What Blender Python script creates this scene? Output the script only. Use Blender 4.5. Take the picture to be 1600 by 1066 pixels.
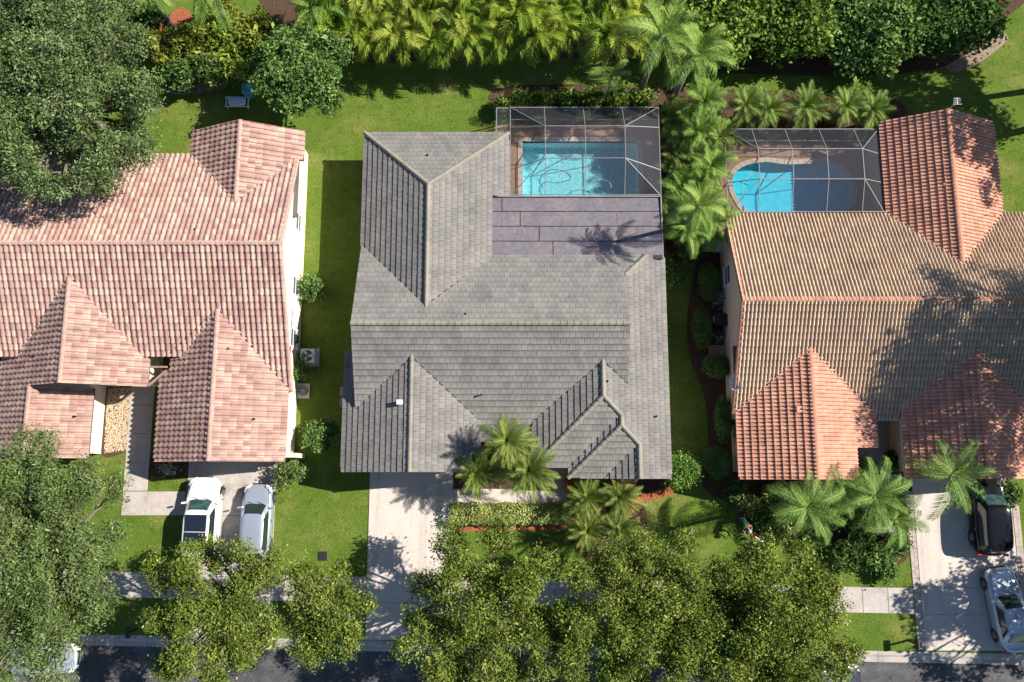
import bpy, bmesh, math, random
import numpy as np
from mathutils import Vector, Matrix
from mathutils.geometry import tessellate_polygon

for o in list(bpy.data.objects):
    bpy.data.objects.remove(o)
S = bpy.context.scene
COL = S.collection
rad = math.radians

# ---------------------------------------------------------------- camera, sky, sun, exposure
CAM_H, PITCH, FPX = 48.0, 9.5, 1244.0
cd = bpy.data.cameras.new('camera')
cam = bpy.data.objects.new('camera', cd)
COL.objects.link(cam)
cam.location = (0, 0, CAM_H)
cam.rotation_euler = (rad(PITCH), 0, 0)
cd.sensor_width = 36
cd.lens = FPX / 1600 * 36
cd.clip_end = 2000
S.camera = cam

SUN_EL, SUN_DIR = 40.3, (0.972, 0.235)          # unit vector on the ground towards the sun
world = bpy.data.worlds.new('World')
S.world = world
world.use_nodes = True
wn = world.node_tree.nodes
sky = wn.new('ShaderNodeTexSky')
sky.sky_type = 'NISHITA'
sky.sun_disc = False
sky.ozone_density = 4.0
sky.dust_density = 0.4
sky.sun_elevation = rad(SUN_EL)
sky.sun_rotation = math.atan2(SUN_DIR[0], SUN_DIR[1])
wn['Background'].inputs[1].default_value = 0.068
world.node_tree.links.new(sky.outputs[0], wn['Background'].inputs[0])
sd = bpy.data.lights.new('sun', 'SUN')
sd.energy = 5.0
sd.angle = rad(0.53)
sd.color = (1.0, 0.945, 0.865)
sun = bpy.data.objects.new('sun', sd)
COL.objects.link(sun)
sun.location = (40, 20, 60)
sun.rotation_euler = Vector((-SUN_DIR[0] * math.cos(rad(SUN_EL)), -SUN_DIR[1] * math.cos(rad(SUN_EL)),
                             -math.sin(rad(SUN_EL)))).to_track_quat('-Z', 'Y').to_euler()
S.view_settings.view_transform = 'Standard'
S.view_settings.look = 'None'
S.view_settings.gamma = 1
S.view_settings.use_curve_mapping = False
S.view_settings.exposure = 0.98
S.render.resolution_x, S.render.resolution_y = 1024, 682


def at(u, v, z=0.0):
    """survey: ground plan position (metres) of a point seen in the photograph at height z"""
    t = rad(PITCH)
    a, b = (u - 800) / FPX, (533 - v) / FPX
    d = (a, math.sin(t) + b * math.cos(t), -math.cos(t) + b * math.sin(t))
    s = (z - CAM_H) / d[2]
    return (d[0] * s, d[1] * s)


# ---------------------------------------------------------------- materials
def newmat(name):
    m = bpy.data.materials.new(name)
    m.use_nodes = True
    nt = m.node_tree
    return m, nt, nt.nodes['Principled BSDF']


def add(nt, kind, **kw):
    n = nt.nodes.new('ShaderNode' + kind)
    for k, v in kw.items():
        setattr(n, k, v)
    return n


def mixrgb(nt, a, b, fac, mode='MIX'):
    n = nt.nodes.new('ShaderNodeMix')
    n.data_type = 'RGBA'
    n.blend_type = mode
    for sock, val in ((n.inputs[0], fac), (n.inputs[6], a), (n.inputs[7], b)):
        if isinstance(val, (int, float)):
            sock.default_value = val
        elif isinstance(val, tuple):
            sock.default_value = (*val, 1) if len(val) == 3 else val
        else:
            nt.links.new(val, sock)
    return n.outputs[2]


def noise(nt, scale, detail=4, rough=.55, coord=None, ramp=None, dist=0):
    n = nt.nodes.new('ShaderNodeTexNoise')
    n.inputs['Scale'].default_value = scale
    n.inputs['Detail'].default_value = detail
    n.inputs['Roughness'].default_value = rough
    n.inputs['Distortion'].default_value = dist
    nt.links.new(coord, n.inputs['Vector'])
    out = n.outputs[0]
    if ramp:
        r = nt.nodes.new('ShaderNodeMapRange')
        r.inputs[1].default_value, r.inputs[2].default_value = ramp
        nt.links.new(out, r.inputs[0])
        out = r.outputs[0]
    return out


def pm(name, c1, c2=None, scale=3.0, ramp=(.35, .65), rough=.8, c3=None, s3=.4, r3=(.55, .7), fine=None,
       bump=0, bscale=40, attr=False, metal=0, spec=.3, coat=0, objspace=False, streak=None):
    """noise-mottled procedural surface; attr multiplies by the mesh colour attribute Col"""
    m, nt, b = newmat(name)
    if objspace:
        crd = add(nt, 'TexCoord').outputs['Object']
    else:
        crd = add(nt, 'NewGeometry').outputs['Position']
    col = c1
    if c2:
        col = mixrgb(nt, c1, c2, noise(nt, scale, coord=crd, ramp=ramp))
    if c3:
        col = mixrgb(nt, col, c3, noise(nt, s3, coord=crd, ramp=r3))
    if fine:
        f = noise(nt, fine[0], 3, .6, coord=crd, ramp=(.25, .75))
        lo = tuple([1 - fine[1]] * 3)
        hi = tuple([1 + fine[1]] * 3)
        col = mixrgb(nt, col, mixrgb(nt, lo, hi, f), 1.0, 'MULTIPLY')
    if streak:
        mp = add(nt, 'Mapping')
        mp.inputs['Scale'].default_value = streak[0]
        nt.links.new(crd, mp.inputs['Vector'])
        f = noise(nt, 1.0, 4, .6, coord=mp.outputs[0], ramp=(.50, .72))
        col = mixrgb(nt, col, mixrgb(nt, (1, 1, 1), streak[1], f), 1.0, 'MULTIPLY')
        f = noise(nt, 1.7, 2, .5, coord=crd, ramp=(.70, .76))
        col = mixrgb(nt, col, mixrgb(nt, (1, 1, 1), streak[2], f), 1.0, 'MULTIPLY')
    if attr:
        a = add(nt, 'Attribute', attribute_name='Col')
        col = mixrgb(nt, a.outputs[0], col, 1.0, 'MULTIPLY')
    if isinstance(col, tuple):
        b.inputs['Base Color'].default_value = (*col, 1)
    else:
        nt.links.new(col, b.inputs['Base Color'])
    b.inputs['Roughness'].default_value = rough
    b.inputs['Metallic'].default_value = metal
    b.inputs['Specular IOR Level'].default_value = spec
    b.inputs['Coat Weight'].default_value = coat
    b.inputs['Coat Roughness'].default_value = .04
    if bump:
        bn = add(nt, 'Bump')
        bn.inputs['Strength'].default_value = 1
        bn.inputs['Distance'].default_value = bump
        nt.links.new(noise(nt, bscale, 4, .65, coord=crd), bn.inputs['Height'])
        nt.links.new(bn.outputs[0], b.inputs['Normal'])
    return m


def leafmat(name, trans=.15, rough=.7, spec=.06):
    m, nt, b = newmat(name)
    a = add(nt, 'Attribute', attribute_name='Col')
    crd = add(nt, 'NewGeometry').outputs['Position']
    col = mixrgb(nt, a.outputs[0], mixrgb(nt, (.72, .78, .66), (1.22, 1.18, 1.1), noise(nt, .9, 2, coord=crd, ramp=(.3, .7))),
                 1.0, 'MULTIPLY')
    nt.links.new(col, b.inputs['Base Color'])
    b.inputs['Roughness'].default_value = rough
    b.inputs['Specular IOR Level'].default_value = spec
    t = add(nt, 'BsdfTranslucent')
    nt.links.new(mixrgb(nt, col, (1.15, 1.25, .5), 1.0, 'MULTIPLY'), t.inputs[0])
    mx = add(nt, 'MixShader')
    mx.inputs[0].default_value = trans
    nt.links.new(b.outputs[0], mx.inputs[1])
    nt.links.new(t.outputs[0], mx.inputs[2])
    nt.links.new(mx.outputs[0], nt.nodes['Material Output'].inputs[0])
    return m


M = {}
def lawnmat():
    m, nt, b = newmat('lawn_grass')
    crd = add(nt, 'NewGeometry').outputs['Position']
    col = mixrgb(nt, (.078, .134, .016), (.120, .174, .028), noise(nt, .5, 5, .65, coord=crd, ramp=(.3, .7)))
    col = mixrgb(nt, col, (.205, .205, .060), noise(nt, .33, 5, .65, coord=crd, ramp=(.50, .72)))
    col = mixrgb(nt, col, (.075, .105, .018), noise(nt, 2.3, 4, .7, coord=crd, ramp=(.52, .70)))
    g1 = noise(nt, 9.0, 6, .75, coord=crd, ramp=(.30, .70))
    col = mixrgb(nt, col, mixrgb(nt, (.58, .58, .55), (1.45, 1.45, 1.4), g1), 1.0, 'MULTIPLY')
    nt.links.new(col, b.inputs['Base Color'])
    b.inputs['Roughness'].default_value = .95
    b.inputs['Specular IOR Level'].default_value = .1
    bn = add(nt, 'Bump')
    bn.inputs['Distance'].default_value = .10
    nt.links.new(noise(nt, 8, 7, .8, coord=crd), bn.inputs['Height'])
    nt.links.new(bn.outputs[0], b.inputs['Normal'])
    return m


M['lawn'] = lawnmat()
M['sand'] = pm('sandy_soil', (.30, .225, .165), (.22, .16, .12), 3, rough=1, fine=(20, .3), bump=.03, bscale=20, spec=.05)
M['soil'] = pm('soil', (.05, .035, .022), (.09, .065, .04), 2, rough=1)
M['concrete'] = pm('concrete', (.53, .462, .408), (.48, .418, .37), .8, (.3, .7), .9, c3=(.36, .32, .288), s3=.3, r3=(.55, .85),
                   fine=(7, .08), bump=.003, bscale=60, spec=.15, streak=((2.2, .12, 1), (.84, .83, .82), (.72, .70, .68)))
M['walk'] = pm('walk_concrete', (.43, .38, .34), (.36, .32, .285), 1.3, (.3, .7), .9, c3=(.24, .225, .205), s3=.7, r3=(.58, .78),
               fine=(7, .12), bump=.004, bscale=60, spec=.15, streak=((1.2, .5, 1), (.80, .79, .77), (.66, .64, .62)))
M['asphalt'] = pm('asphalt', (.058, .058, .062), (.085, .082, .080), 1.2, rough=.9, c3=(.13, .122, .115), s3=.5, fine=(9, .3), streak=((.08, 1.1, 1), (1.45, 1.42, 1.38), (.55, .55, .55)),
                  bump=.004, bscale=120, spec=.2)
M['mulch'] = pm('dark_mulch', (.060, .036, .024), (.115, .070, .045), 9, rough=1, fine=(40, .5), bump=.04, bscale=30, spec=.05)
M['redmulch'] = pm('red_mulch', (.36, .12, .055), (.22, .075, .04), 8, rough=1, fine=(40, .45), bump=.03, bscale=30, spec=.05)
M['deckpav'] = pm('pool_deck', (.40, .25, .165), (.33, .20, .135), 1.6, rough=.85, fine=(30, .15), bump=.003, bscale=40)
M['cream'] = pm('cream_stucco', (.74, .66, .49), (.70, .61, .45), .7, rough=.9, fine=(60, .05), bump=.004, bscale=60, spec=.15)
M['grywall'] = pm('grey_stucco', (.50, .47, .44), (.46, .43, .40), .7, rough=.9, fine=(60, .05), bump=.004, bscale=60, spec=.15)
M['peach'] = pm('peach_stucco', (.66, .50, .38), (.60, .45, .34), .7, rough=.9, fine=(60, .05), bump=.004, bscale=60, spec=.15)
M['white'] = pm('white_paint', (.78, .77, .74), (.72, .71, .68), 2, rough=.55)
M['tile_grey'] = pm('grey_tile', (1.08, 1.06, 1.03), (.80, .80, .81), 1.0, (.3, .7), .85, c3=(.62, .61, .61), s3=.55, r3=(.55, .82),
                    fine=(9, .14), attr=True, bump=.004, bscale=70, spec=.12)
M['tile_pink'] = pm('pink_tile', (1.05, 1.02, 1.0), (.86, .83, .82), 1.2, (.3, .7), .85, c3=(.70, .68, .68), s3=.5, r3=(.58, .85), fine=(9, .16), attr=True,
                    bump=.003, bscale=60, spec=.12)
M['tile_terra'] = pm('terracotta_tile', (1.06, 1.04, 1.0), (.84, .82, .82), 1.2, (.3, .7), .85, c3=(.68, .68, .66), s3=.5, r3=(.58, .85), fine=(9, .16), attr=True,
                     bump=.003, bscale=60, spec=.12)
M['deckroof'] = pm('roof_underlay', (.10, .09, .085), (.07, .065, .06), 2, rough=.95)
M['membrane'] = pm('roof_membrane', (.165, .145, .158), (.125, .112, .126), .9, (.3, .7), .8, c3=(.24, .185, .175), s3=.45,
                   r3=(.52, .72), fine=(5, .22), bump=.006, bscale=7, spec=.2)
M['black'] = pm('black_rubber', (.02, .02, .021), rough=.75)
M['seam'] = pm('tar_seam', (.035, .03, .03), rough=.8)
M['frame_al'] = pm('enclosure_aluminium', (.215, .205, .20), (.18, .17, .17), 3, rough=.55, metal=.2)
M['gutter'] = pm('gutter_paint', (.62, .62, .60), rough=.5)
M['bark'] = pm('bark', (.16, .125, .10), (.25, .21, .18), 6, rough=.95, bump=.02, bscale=20, spec=.1)
M['palmbark'] = pm('palm_bark', (.30, .27, .23), (.20, .17, .14), 5, rough=.95, bump=.02, bscale=16, spec=.1)
M['leaf'] = leafmat('leaf')
M['frond'] = leafmat('frond', .18, .6, .12)
M['hedgeleaf'] = leafmat('hedge_leaf', .16, .65, .1)
M['plaster'] = pm('pool_plaster', (.66, .90, .92), (.58, .86, .90), 1.2, rough=.8, fine=(12, .10))
M['coping'] = pm('coping_stone', (.62, .53, .43), (.54, .45, .36), 2.5, rough=.8, fine=(30, .1))
M['stone'] = pm('gravel_stone', (.95, .95, .95), (.8, .8, .8), 10, rough=.85, attr=True)
M['chrome'] = pm('chrome', (.7, .7, .7), rough=.15, metal=1)
M['rim'] = pm('rim_alloy', (.33, .33, .34), rough=.3, metal=.9)
M['tyre'] = pm('tyre', (.018, .018, .019), rough=.85)
M['glass_dark'] = pm('car_glass', (.015, .025, .024), rough=.04, spec=.8, coat=.6)
M['glass_teal'] = pm('windscreen_glass', (.018, .045, .043), (.04, .09, .088), 3, (.4, .6), rough=.06, spec=.8, coat=.5)
M['bark_pale'] = pm('pale_bark', (.34, .31, .28), (.24, .21, .185), 6, rough=.95, bump=.02, bscale=20, spec=.1)
M['glass_sun'] = pm('sunroof_glass', (.012, .015, .026), rough=.05, spec=.7, coat=.5)
M['lens_red'] = pm('tail_lens', (.45, .02, .02), rough=.15, spec=.6)
M['lens_clear'] = pm('head_lens', (.65, .68, .70), rough=.1, spec=.7)
M['trim'] = pm('black_trim', (.018, .018, .019), rough=.45)
M['car_white'] = pm('car_paint_white', (.78, .78, .77), rough=.35, coat=.8)
M['car_silver'] = pm('car_paint_silver', (.44, .48, .56), rough=.3, metal=.55, coat=.8)
M['car_grey'] = pm('car_paint_grey_blue', (.42, .46, .52), rough=.3, metal=.5, coat=.8)
M['car_black'] = pm('car_paint_black', (.006, .006, .007), rough=.12, spec=.25, coat=.35)
M['car_dark'] = pm('car_paint_dark', (.03, .035, .05), rough=.25, coat=.9)
M['wood'] = pm('weathered_wood', (.30, .22, .16), (.22, .16, .115), 8, rough=.85, fine=(40, .2))
M['acwhite'] = pm('ac_metal', (.60, .58, .53), (.55, .53, .48), 4, rough=.5)
M['darkmetal'] = pm('dark_metal', (.03, .03, .033), rough=.5, metal=.3)
M['win'] = pm('window_glass', (.10, .115, .13), rough=.08, spec=.7)
M['brick'] = pm('paver_brick', (.95, .95, .95), (.8, .8, .8), 5, rough=.9, attr=True, fine=(60, .15))
M['blue'] = pm('blue_fabric', (.10, .34, .42), (.08, .28, .36), 4, rough=.8)
M['paleblue'] = pm('pale_blue_cushion', (.48, .60, .72), rough=.85)
M['skin'] = pm('skin', (.30, .17, .11), rough=.6)
M['greencloth'] = pm('green_cloth', (.03, .20, .11), (.025, .16, .09), 12, rough=.9)
M['jeans'] = pm('dark_trousers', (.03, .035, .055), rough=.9)
M['red'] = pm('red_plastic', (.45, .03, .03), rough=.4)
M['hose'] = pm('pale_hose', (.55, .66, .68), rough=.5)
M['teal'] = pm('green_hose', (.06, .16, .16), rough=.5)


def screenmat():
    """fine insect mesh: part opaque threads, part open"""
    m, nt, b = newmat('screen_mesh')
    b.inputs['Base Color'].default_value = (.034, .032, .046, 1)
    b.inputs['Roughness'].default_value = .7
    tr = add(nt, 'BsdfTransparent')
    mx = add(nt, 'MixShader')
    mx.inputs[0].default_value = .35
    nt.links.new(tr.outputs[0], mx.inputs[1])
    nt.links.new(b.outputs[0], mx.inputs[2])
    nt.links.new(mx.outputs[0], nt.nodes['Material Output'].inputs[0])
    return m


def watermat(name, tint, dim, scale):
    """rippled water: tinted clear body with a web of caustic light painted into its colour, plus sky gloss"""
    m, nt, b = newmat(name)
    crd = add(nt, 'NewGeometry').outputs['Position']
    nz = noise(nt, 1.3, 3, coord=crd)
    dst = add(nt, 'VectorMath', operation='ADD')
    sc = add(nt, 'VectorMath', operation='SCALE')
    cn = add(nt, 'TexNoise')
    cn.inputs['Scale'].default_value = 2.2
    nt.links.new(crd, cn.inputs['Vector'])
    nt.links.new(cn.outputs[1], sc.inputs[0])
    sc.inputs['Scale'].default_value = .55
    nt.links.new(crd, dst.inputs[0])
    nt.links.new(sc.outputs[0], dst.inputs[1])
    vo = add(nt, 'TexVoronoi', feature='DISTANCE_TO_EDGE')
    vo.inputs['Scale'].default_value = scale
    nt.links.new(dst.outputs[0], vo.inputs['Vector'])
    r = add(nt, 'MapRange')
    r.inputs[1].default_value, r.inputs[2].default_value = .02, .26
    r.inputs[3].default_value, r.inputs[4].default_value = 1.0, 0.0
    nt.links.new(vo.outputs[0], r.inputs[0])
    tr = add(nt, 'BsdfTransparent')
    nt.links.new(mixrgb(nt, dim, tint, r.outputs[0]), tr.inputs[0])  # painted caustics: bright tint along the cell edges, dim between them
    gl = add(nt, 'BsdfGlossy')
    gl.inputs['Roughness'].default_value = .05
    bn = add(nt, 'Bump')
    bn.inputs['Distance'].default_value = .02
    nt.links.new(noise(nt, 5, 2, coord=crd), bn.inputs['Height'])
    nt.links.new(bn.outputs[0], gl.inputs['Normal'])
    mx = add(nt, 'MixShader')
    mx.inputs[0].default_value = .035
    nt.links.new(tr.outputs[0], mx.inputs[1])
    nt.links.new(gl.outputs[0], mx.inputs[2])
    nt.links.new(mx.outputs[0], nt.nodes['Material Output'].inputs[0])
    return m


M['screen'] = screenmat()
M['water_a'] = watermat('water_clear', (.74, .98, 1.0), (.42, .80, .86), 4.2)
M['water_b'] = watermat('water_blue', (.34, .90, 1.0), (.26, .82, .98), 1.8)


# ---------------------------------------------------------------- object helpers
class MB:
    """collects faces of one mesh"""
    def __init__(self):
        self.v, self.f, self.c = [], [], []

    def quad(self, pts, col=None):
        n = len(self.v)
        self.v += [tuple(p) for p in pts]
        self.f.append(tuple(range(n, n + len(pts))))
        self.c += [col or (1, 1, 1)] * len(pts)

    def mesh(self, vs, fs, col=None):
        n = len(self.v)
        self.v += [tuple(p) for p in vs]
        self.f += [tuple(i + n for i in f) for f in fs]
        self.c += [col or (1, 1, 1)] * len(vs)

    def box(self, x0, x1, y0, y1, z0, z1, col=None, rot=0, about=None):
        vs = [(x, y, z) for z in (z0, z1) for y in (y0, y1) for x in (x0, x1)]
        if rot:
            c, s = math.cos(rot), math.sin(rot)
            ax, ay = about or ((x0 + x1) / 2, (y0 + y1) / 2)
            vs = [(ax + (x - ax) * c - (y - ay) * s, ay + (x - ax) * s + (y - ay) * c, z) for x, y, z in vs]
        self.mesh(vs, [(0, 2, 3, 1), (4, 5, 7, 6), (0, 1, 5, 4), (2, 6, 7, 3), (1, 3, 7, 5), (0, 4, 6, 2)], col)

    def beam(self, p, q, w, h=None):
        """square bar from p to q"""
        p, q = Vector(p), Vector(q)
        d = (q - p).normalized()
        up = Vector((0, 0, 1)) if abs(d.z) < .9 else Vector((1, 0, 0))
        a = d.cross(up).normalized() * w / 2
        b = a.cross(d).normalized() * (h or w) / 2
        vs = [p + a + b, p - a + b, p - a - b, p + a - b, q + a + b, q - a + b, q - a - b, q + a - b]
        self.mesh(vs, [(0, 1, 2, 3), (7, 6, 5, 4), (0, 4, 5, 1), (1, 5, 6, 2), (2, 6, 7, 3), (3, 7, 4, 0)])

    def tube(self, pts, radii, n=8, cap=True):
        pts = [Vector(p) for p in pts]
        base = len(self.v)
        for i, p in enumerate(pts):
            d = (pts[min(i + 1, len(pts) - 1)] - pts[max(i - 1, 0)]).normalized()
            up = Vector((0, 0, 1)) if abs(d.z) < .9 else Vector((1, 0, 0))
            a = d.cross(up).normalized()
            b = d.cross(a)
            r = radii[i] if hasattr(radii, '__len__') else radii
            for k in range(n):
                t = 2 * math.pi * k / n
                self.v.append(tuple(p + a * math.cos(t) * r + b * math.sin(t) * r))
                self.c.append((1, 1, 1))
        for i in range(len(pts) - 1):
            for k in range(n):
                k2 = (k + 1) % n
                self.f.append((base + i * n + k, base + i * n + k2, base + (i + 1) * n + k2, base + (i + 1) * n + k))
        if cap:
            self.f.append(tuple(base + k for k in range(n))[::-1])
            self.f.append(tuple(base + (len(pts) - 1) * n + k for k in range(n)))

    def cyl(self, x, y, z0, z1, r, n=16, r2=None):
        self.tube([(x, y, z0), (x, y, z1)], [r, r if r2 is None else r2], n)

    def data(self, name, col=False, smooth=False):
        me = bpy.data.meshes.new(name)
        me.from_pydata(self.v, [], self.f)
        if col:
            a = me.color_attributes.new('Col', 'FLOAT_COLOR', 'POINT')
            arr = np.ones((len(self.v), 4), np.float32)
            arr[:, :3] = self.c
            a.data.foreach_set('color', arr.ravel())
        if smooth:
            me.polygons.foreach_set('use_smooth', [True] * len(me.polygons))
        me.update()
        return me

    def build(self, name, mat, parent=None, col=False, smooth=False):
        return part(name, self.data(name, col, smooth), mat, parent)


def part(name, me, mat, parent=None, matrix=None):
    if mat and not me.materials:
        me.materials.append(M[mat] if isinstance(mat, str) else mat)
    o = bpy.data.objects.new(name, me)
    COL.objects.link(o)
    if parent is not None:
        o.parent = parent
        o.matrix_parent_inverse = Matrix.Translation(-wloc(parent))
    if matrix is not None:
        o.matrix_basis = matrix
    return o


def wloc(o):
    """world place of a thing's empty; meshes built in world coordinates stay at the origin"""
    v = Vector((0, 0, 0))
    if o.type == 'EMPTY':
        v = o.location.copy()
    return v


def tag(o, label, cat, group=None, kind=None):
    if label:
        o['label'] = label
    if cat:
        o['category'] = cat
    if group:
        o['group'] = group
    if kind:
        o['kind'] = kind
    return o


def thing(name, label, cat, loc=(0, 0, 0), group=None, rz=0):
    o = bpy.data.objects.new(name, None)
    COL.objects.link(o)
    o.empty_display_size = .3
    o.location = loc
    o.rotation_euler = (0, 0, rz)
    return tag(o, label, cat, group)


def child(name, me, mat, parent, matrix=None):
    """a part whose mesh is in the thing's own coordinates"""
    if mat and not me.materials:
        me.materials.append(M[mat])
    o = bpy.data.objects.new(name, me)
    COL.objects.link(o)
    o.parent = parent
    if matrix is not None:
        o.matrix_basis = matrix
    return o


def flat(name, loops, z, mat, kind='structure', parent=None, thick=0):
    """level sheet from an outline and its holes"""
    vs = [Vector((x, y, 0)) for l in loops for x, y in l]
    tris = tessellate_polygon([[Vector((x, y, 0)) for x, y in l] for l in loops])
    mb = MB()
    fs = []
    for t in tris:
        a, b, c = (vs[i] for i in t)
        fs.append(t if (b - a).cross(c - a).z > 0 else (t[0], t[2], t[1]))
    mb.mesh([(v.x, v.y, z) for v in vs], fs)
    if thick:
        for l in loops:
            for i in range(len(l)):
                (x0, y0), (x1, y1) = l[i], l[(i + 1) % len(l)]
                mb.quad([(x0, y0, z), (x0, y0, z - thick), (x1, y1, z - thick), (x1, y1, z)])
    o = mb.build(name, mat, parent)
    if kind and parent is None:
        o['kind'] = kind
    return o


def rect(x0, x1, y0, y1):
    return [(x0, y0), (x1, y0), (x1, y1), (x0, y1)]


def ring(cx, cy, rx, ry, n=32, e=2.0):
    out = []
    for k in range(n):
        t = 2 * math.pi * k / n
        c, s = math.cos(t), math.sin(t)
        out.append((cx + rx * math.copysign(abs(c) ** (2 / e), c), cy + ry * math.copysign(abs(s) ** (2 / e), s)))
    return out


def spline(pts, n=6):
    """closed smooth outline through points"""
    out = []
    m = len(pts)
    for i in range(m):
        p0, p1, p2, p3 = (Vector(pts[(i + k - 1) % m]) for k in range(4))
        for k in range(n):
            t = k / n
            v = .5 * ((2 * p1) + (p2 - p0) * t + (2 * p0 - 5 * p1 + 4 * p2 - p3) * t * t + (3 * p1 - p0 - 3 * p2 + p3) * t ** 3)
            out.append((v.x, v.y))
    return out


# ---------------------------------------------------------------- ground, street, paving
def sy(x, y0):
    """the street runs very slightly askew to the houses"""
    return y0 - .02 * x


def band(x0, x1, ya, yb):
    return [(x0, sy(x0, ya)), (x1, sy(x1, ya)), (x1, sy(x1, yb)), (x0, sy(x0, yb))]


KERB_OUT, KERB_IN, WALK_S, WALK_N = -10.2, -9.58, -7.50, -6.05
DECK_C, DECK_R = rect(-1.15, 9.0, 12.7, 22.05), rect(12.75, 22.35, 15.0, 20.7)
g = flat('ground', [rect(-400, 400, -400, 400)], -3.0, 'soil')
lawn = flat('lawn', [[(-200, sy(-200, KERB_IN)), (200, sy(200, KERB_IN)), (200, 300), (-200, 300)], DECK_C, DECK_R], 0, 'lawn')
flat('far_lawn', [[(-200, -300), (200, -300), (200, sy(200, -20)), (-200, sy(-200, -20))]], 0, 'lawn')
flat('road', [band(-200, 200, -20, KERB_OUT)], -.085, 'asphalt')
kerb = MB()
x = -60.0
while x < 60:
    prof = [(KERB_IN, .012), (KERB_IN - .2, .012), (KERB_IN - .34, -.065), (KERB_OUT, -.075), (KERB_OUT, -.3)]
    a, b = x + .01, x + 3.0 - .01
    for (y0, z0), (y1, z1) in zip(prof, prof[1:]):
        kerb.quad([(a, sy(a, y1), z1), (b, sy(b, y1), z1), (b, sy(b, y0), z0), (a, sy(a, y0), z0)])
    x += 3.0
kb = kerb.build('kerb', 'walk')
kb['kind'] = 'structure'
under = flat('kerb_footing', [band(-200, 200, KERB_OUT - .05, KERB_IN + .02)], -.12, 'soil')

# pavement: every slab is a piece of its own
side = flat('pavement', [band(-60, 23.0, WALK_S + .02, WALK_N - .02), band(-19.25, -14.0, WALK_S, WALK_N)[::-1],
                         band(-8.45, -3.49, WALK_S, WALK_N)[::-1]], .004, 'soil')
random.seed(3)


def slab_mesh(w, d, t=.035, b=.012):
    mb = MB()
    x, y = w / 2 - .008, d / 2 - .008
    top = [(-x + b, -y + b, t), (x - b, -y + b, t), (x - b, y - b, t), (-x + b, y - b, t)]
    mid = [(-x, -y, t - b), (x, -y, t - b), (x, y, t - b), (-x, y, t - b)]
    low = [(-x, -y, 0), (x, -y, 0), (x, y, 0), (-x, y, 0)]
    mb.mesh(top + mid + low, [(0, 1, 2, 3)] + [(k + 4, (k + 1) % 4 + 4, (k + 1) % 4, k) for k in range(4)] +
            [(k + 8, (k + 1) % 4 + 8, (k + 1) % 4 + 4, k + 4) for k in range(4)])
    return mb.data('slab')


for xa, xb in ((-38.0, -19.27), (-13.98, -8.47), (-3.47, 23.28)):
    nsl = int(round((xb - xa) / 1.5))
    wsl = (xb - xa) / nsl
    sm = slab_mesh(wsl, WALK_N - WALK_S)
    sm.materials.append(M['walk'])
    for k in range(nsl):
        xx = xa + (k + .5) * wsl
        part('slab', sm, None, side, Matrix.Translation((xx, sy(xx, (WALK_S + WALK_N) / 2), .006)) @ Matrix.Rotation(-.02, 4, 'Z'))

# driveways
def slabs(name, cells, mat, z=.004):
    """concrete cast in bays: the base sheet and each bay on it"""
    base = flat(name, [rect(min(c[0] for c in cells) + .02, max(c[1] for c in cells) - .02,
                            min(c[2] for c in cells) + .02, max(c[3] for c in cells) - .02)], z, 'soil')
    for x0, x1, y0, y1 in cells:
        me = slab_mesh(x1 - x0, y1 - y0, .04)
        me.materials.append(M[mat])
        part('slab', me, None, base, Matrix.Translation(((x0 + x1) / 2, (y0 + y1) / 2, z + .002)))
    return base


slabs('driveway', [(-8.45, -3.49, -9.40, -7.35), (-8.45, -3.49, -7.35, -5.9), (-8.45, -3.49, -5.9, .6)], 'concrete')
slabs('driveway', [(-19.25, -14.0, -9.25, -7.2), (-19.25, -14.0, -7.2, -5.75), (-19.25, -14.0, -5.75, -2.4), (-19.25, -14.0, -2.4, 1.3)], 'walk')
slabs('driveway', [(23.71, 29.5, -9.98, -8.0), (23.71, 29.5, -8.0, -6.5), (23.71, 29.5, -6.5, .6)], 'concrete')
slabs('front_walk', [(-3.47, -1.6, -1.85, -.85), (-1.6, .3, -1.85, -.85), (.3, 2.1, -1.85, -.85), (2.1, 3.3, -1.85, -.35),
                     (2.1, 3.3, -.35, 2.6)], 'concrete')
slabs('front_walk', [(-23.05, -21.6, -2.4, -1.0), (-21.6, -19.3, -2.4, -1.0)], 'walk')
slabs('front_walk', [(-23.05, -21.6, -.98, .7), (-23.05, -21.6, .7, 2.4), (-23.05, -21.6, 2.4, 4.1), (-23.05, -21.6, 4.1, 7.2)], 'walk')
slabs('entry_walk', [(20.7, 22.6, -3.4, -1.9), (20.7, 22.6, -1.9, -.4), (20.7, 22.6, -.4, 3.2)], 'walk')
slabs('side_path', [(30.7, 33, -1.6, -.3), (33, 36, -1.6, -.3)], 'walk')

# brick borders of the right-hand driveway: bricks too small to pick apart
bb = MB()
bcol = [(.44, .36, .31), (.38, .31, .27), (.48, .40, .34), (.42, .36, .32), (.46, .37, .32)]
for xa in (23.30, 29.53):
    yv = -9.9
    while yv < -1.0:
        off = .0 if int(round((yv + 20) / .105)) % 2 else .1
        for k in range(2):
            x0 = xa + k * .2 + .004
            bb.box(x0, x0 + .19, yv, yv + .097, .004, .042 + random.uniform(-.004, .004), random.choice(bcol))
        yv += .105
bo = bb.build('brick_border', 'brick', None, True)
bo['kind'] = 'stuff'
bo['label'] = 'narrow brick paver strips edging the long concrete driveway'
bo['category'] = 'brick border'


# mulch beds and bare soil
def bed(name, px, mat, z=.012, n=5):
    return flat(name, [spline([at(u, v) for u, v in px], n)], z, mat)


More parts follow.
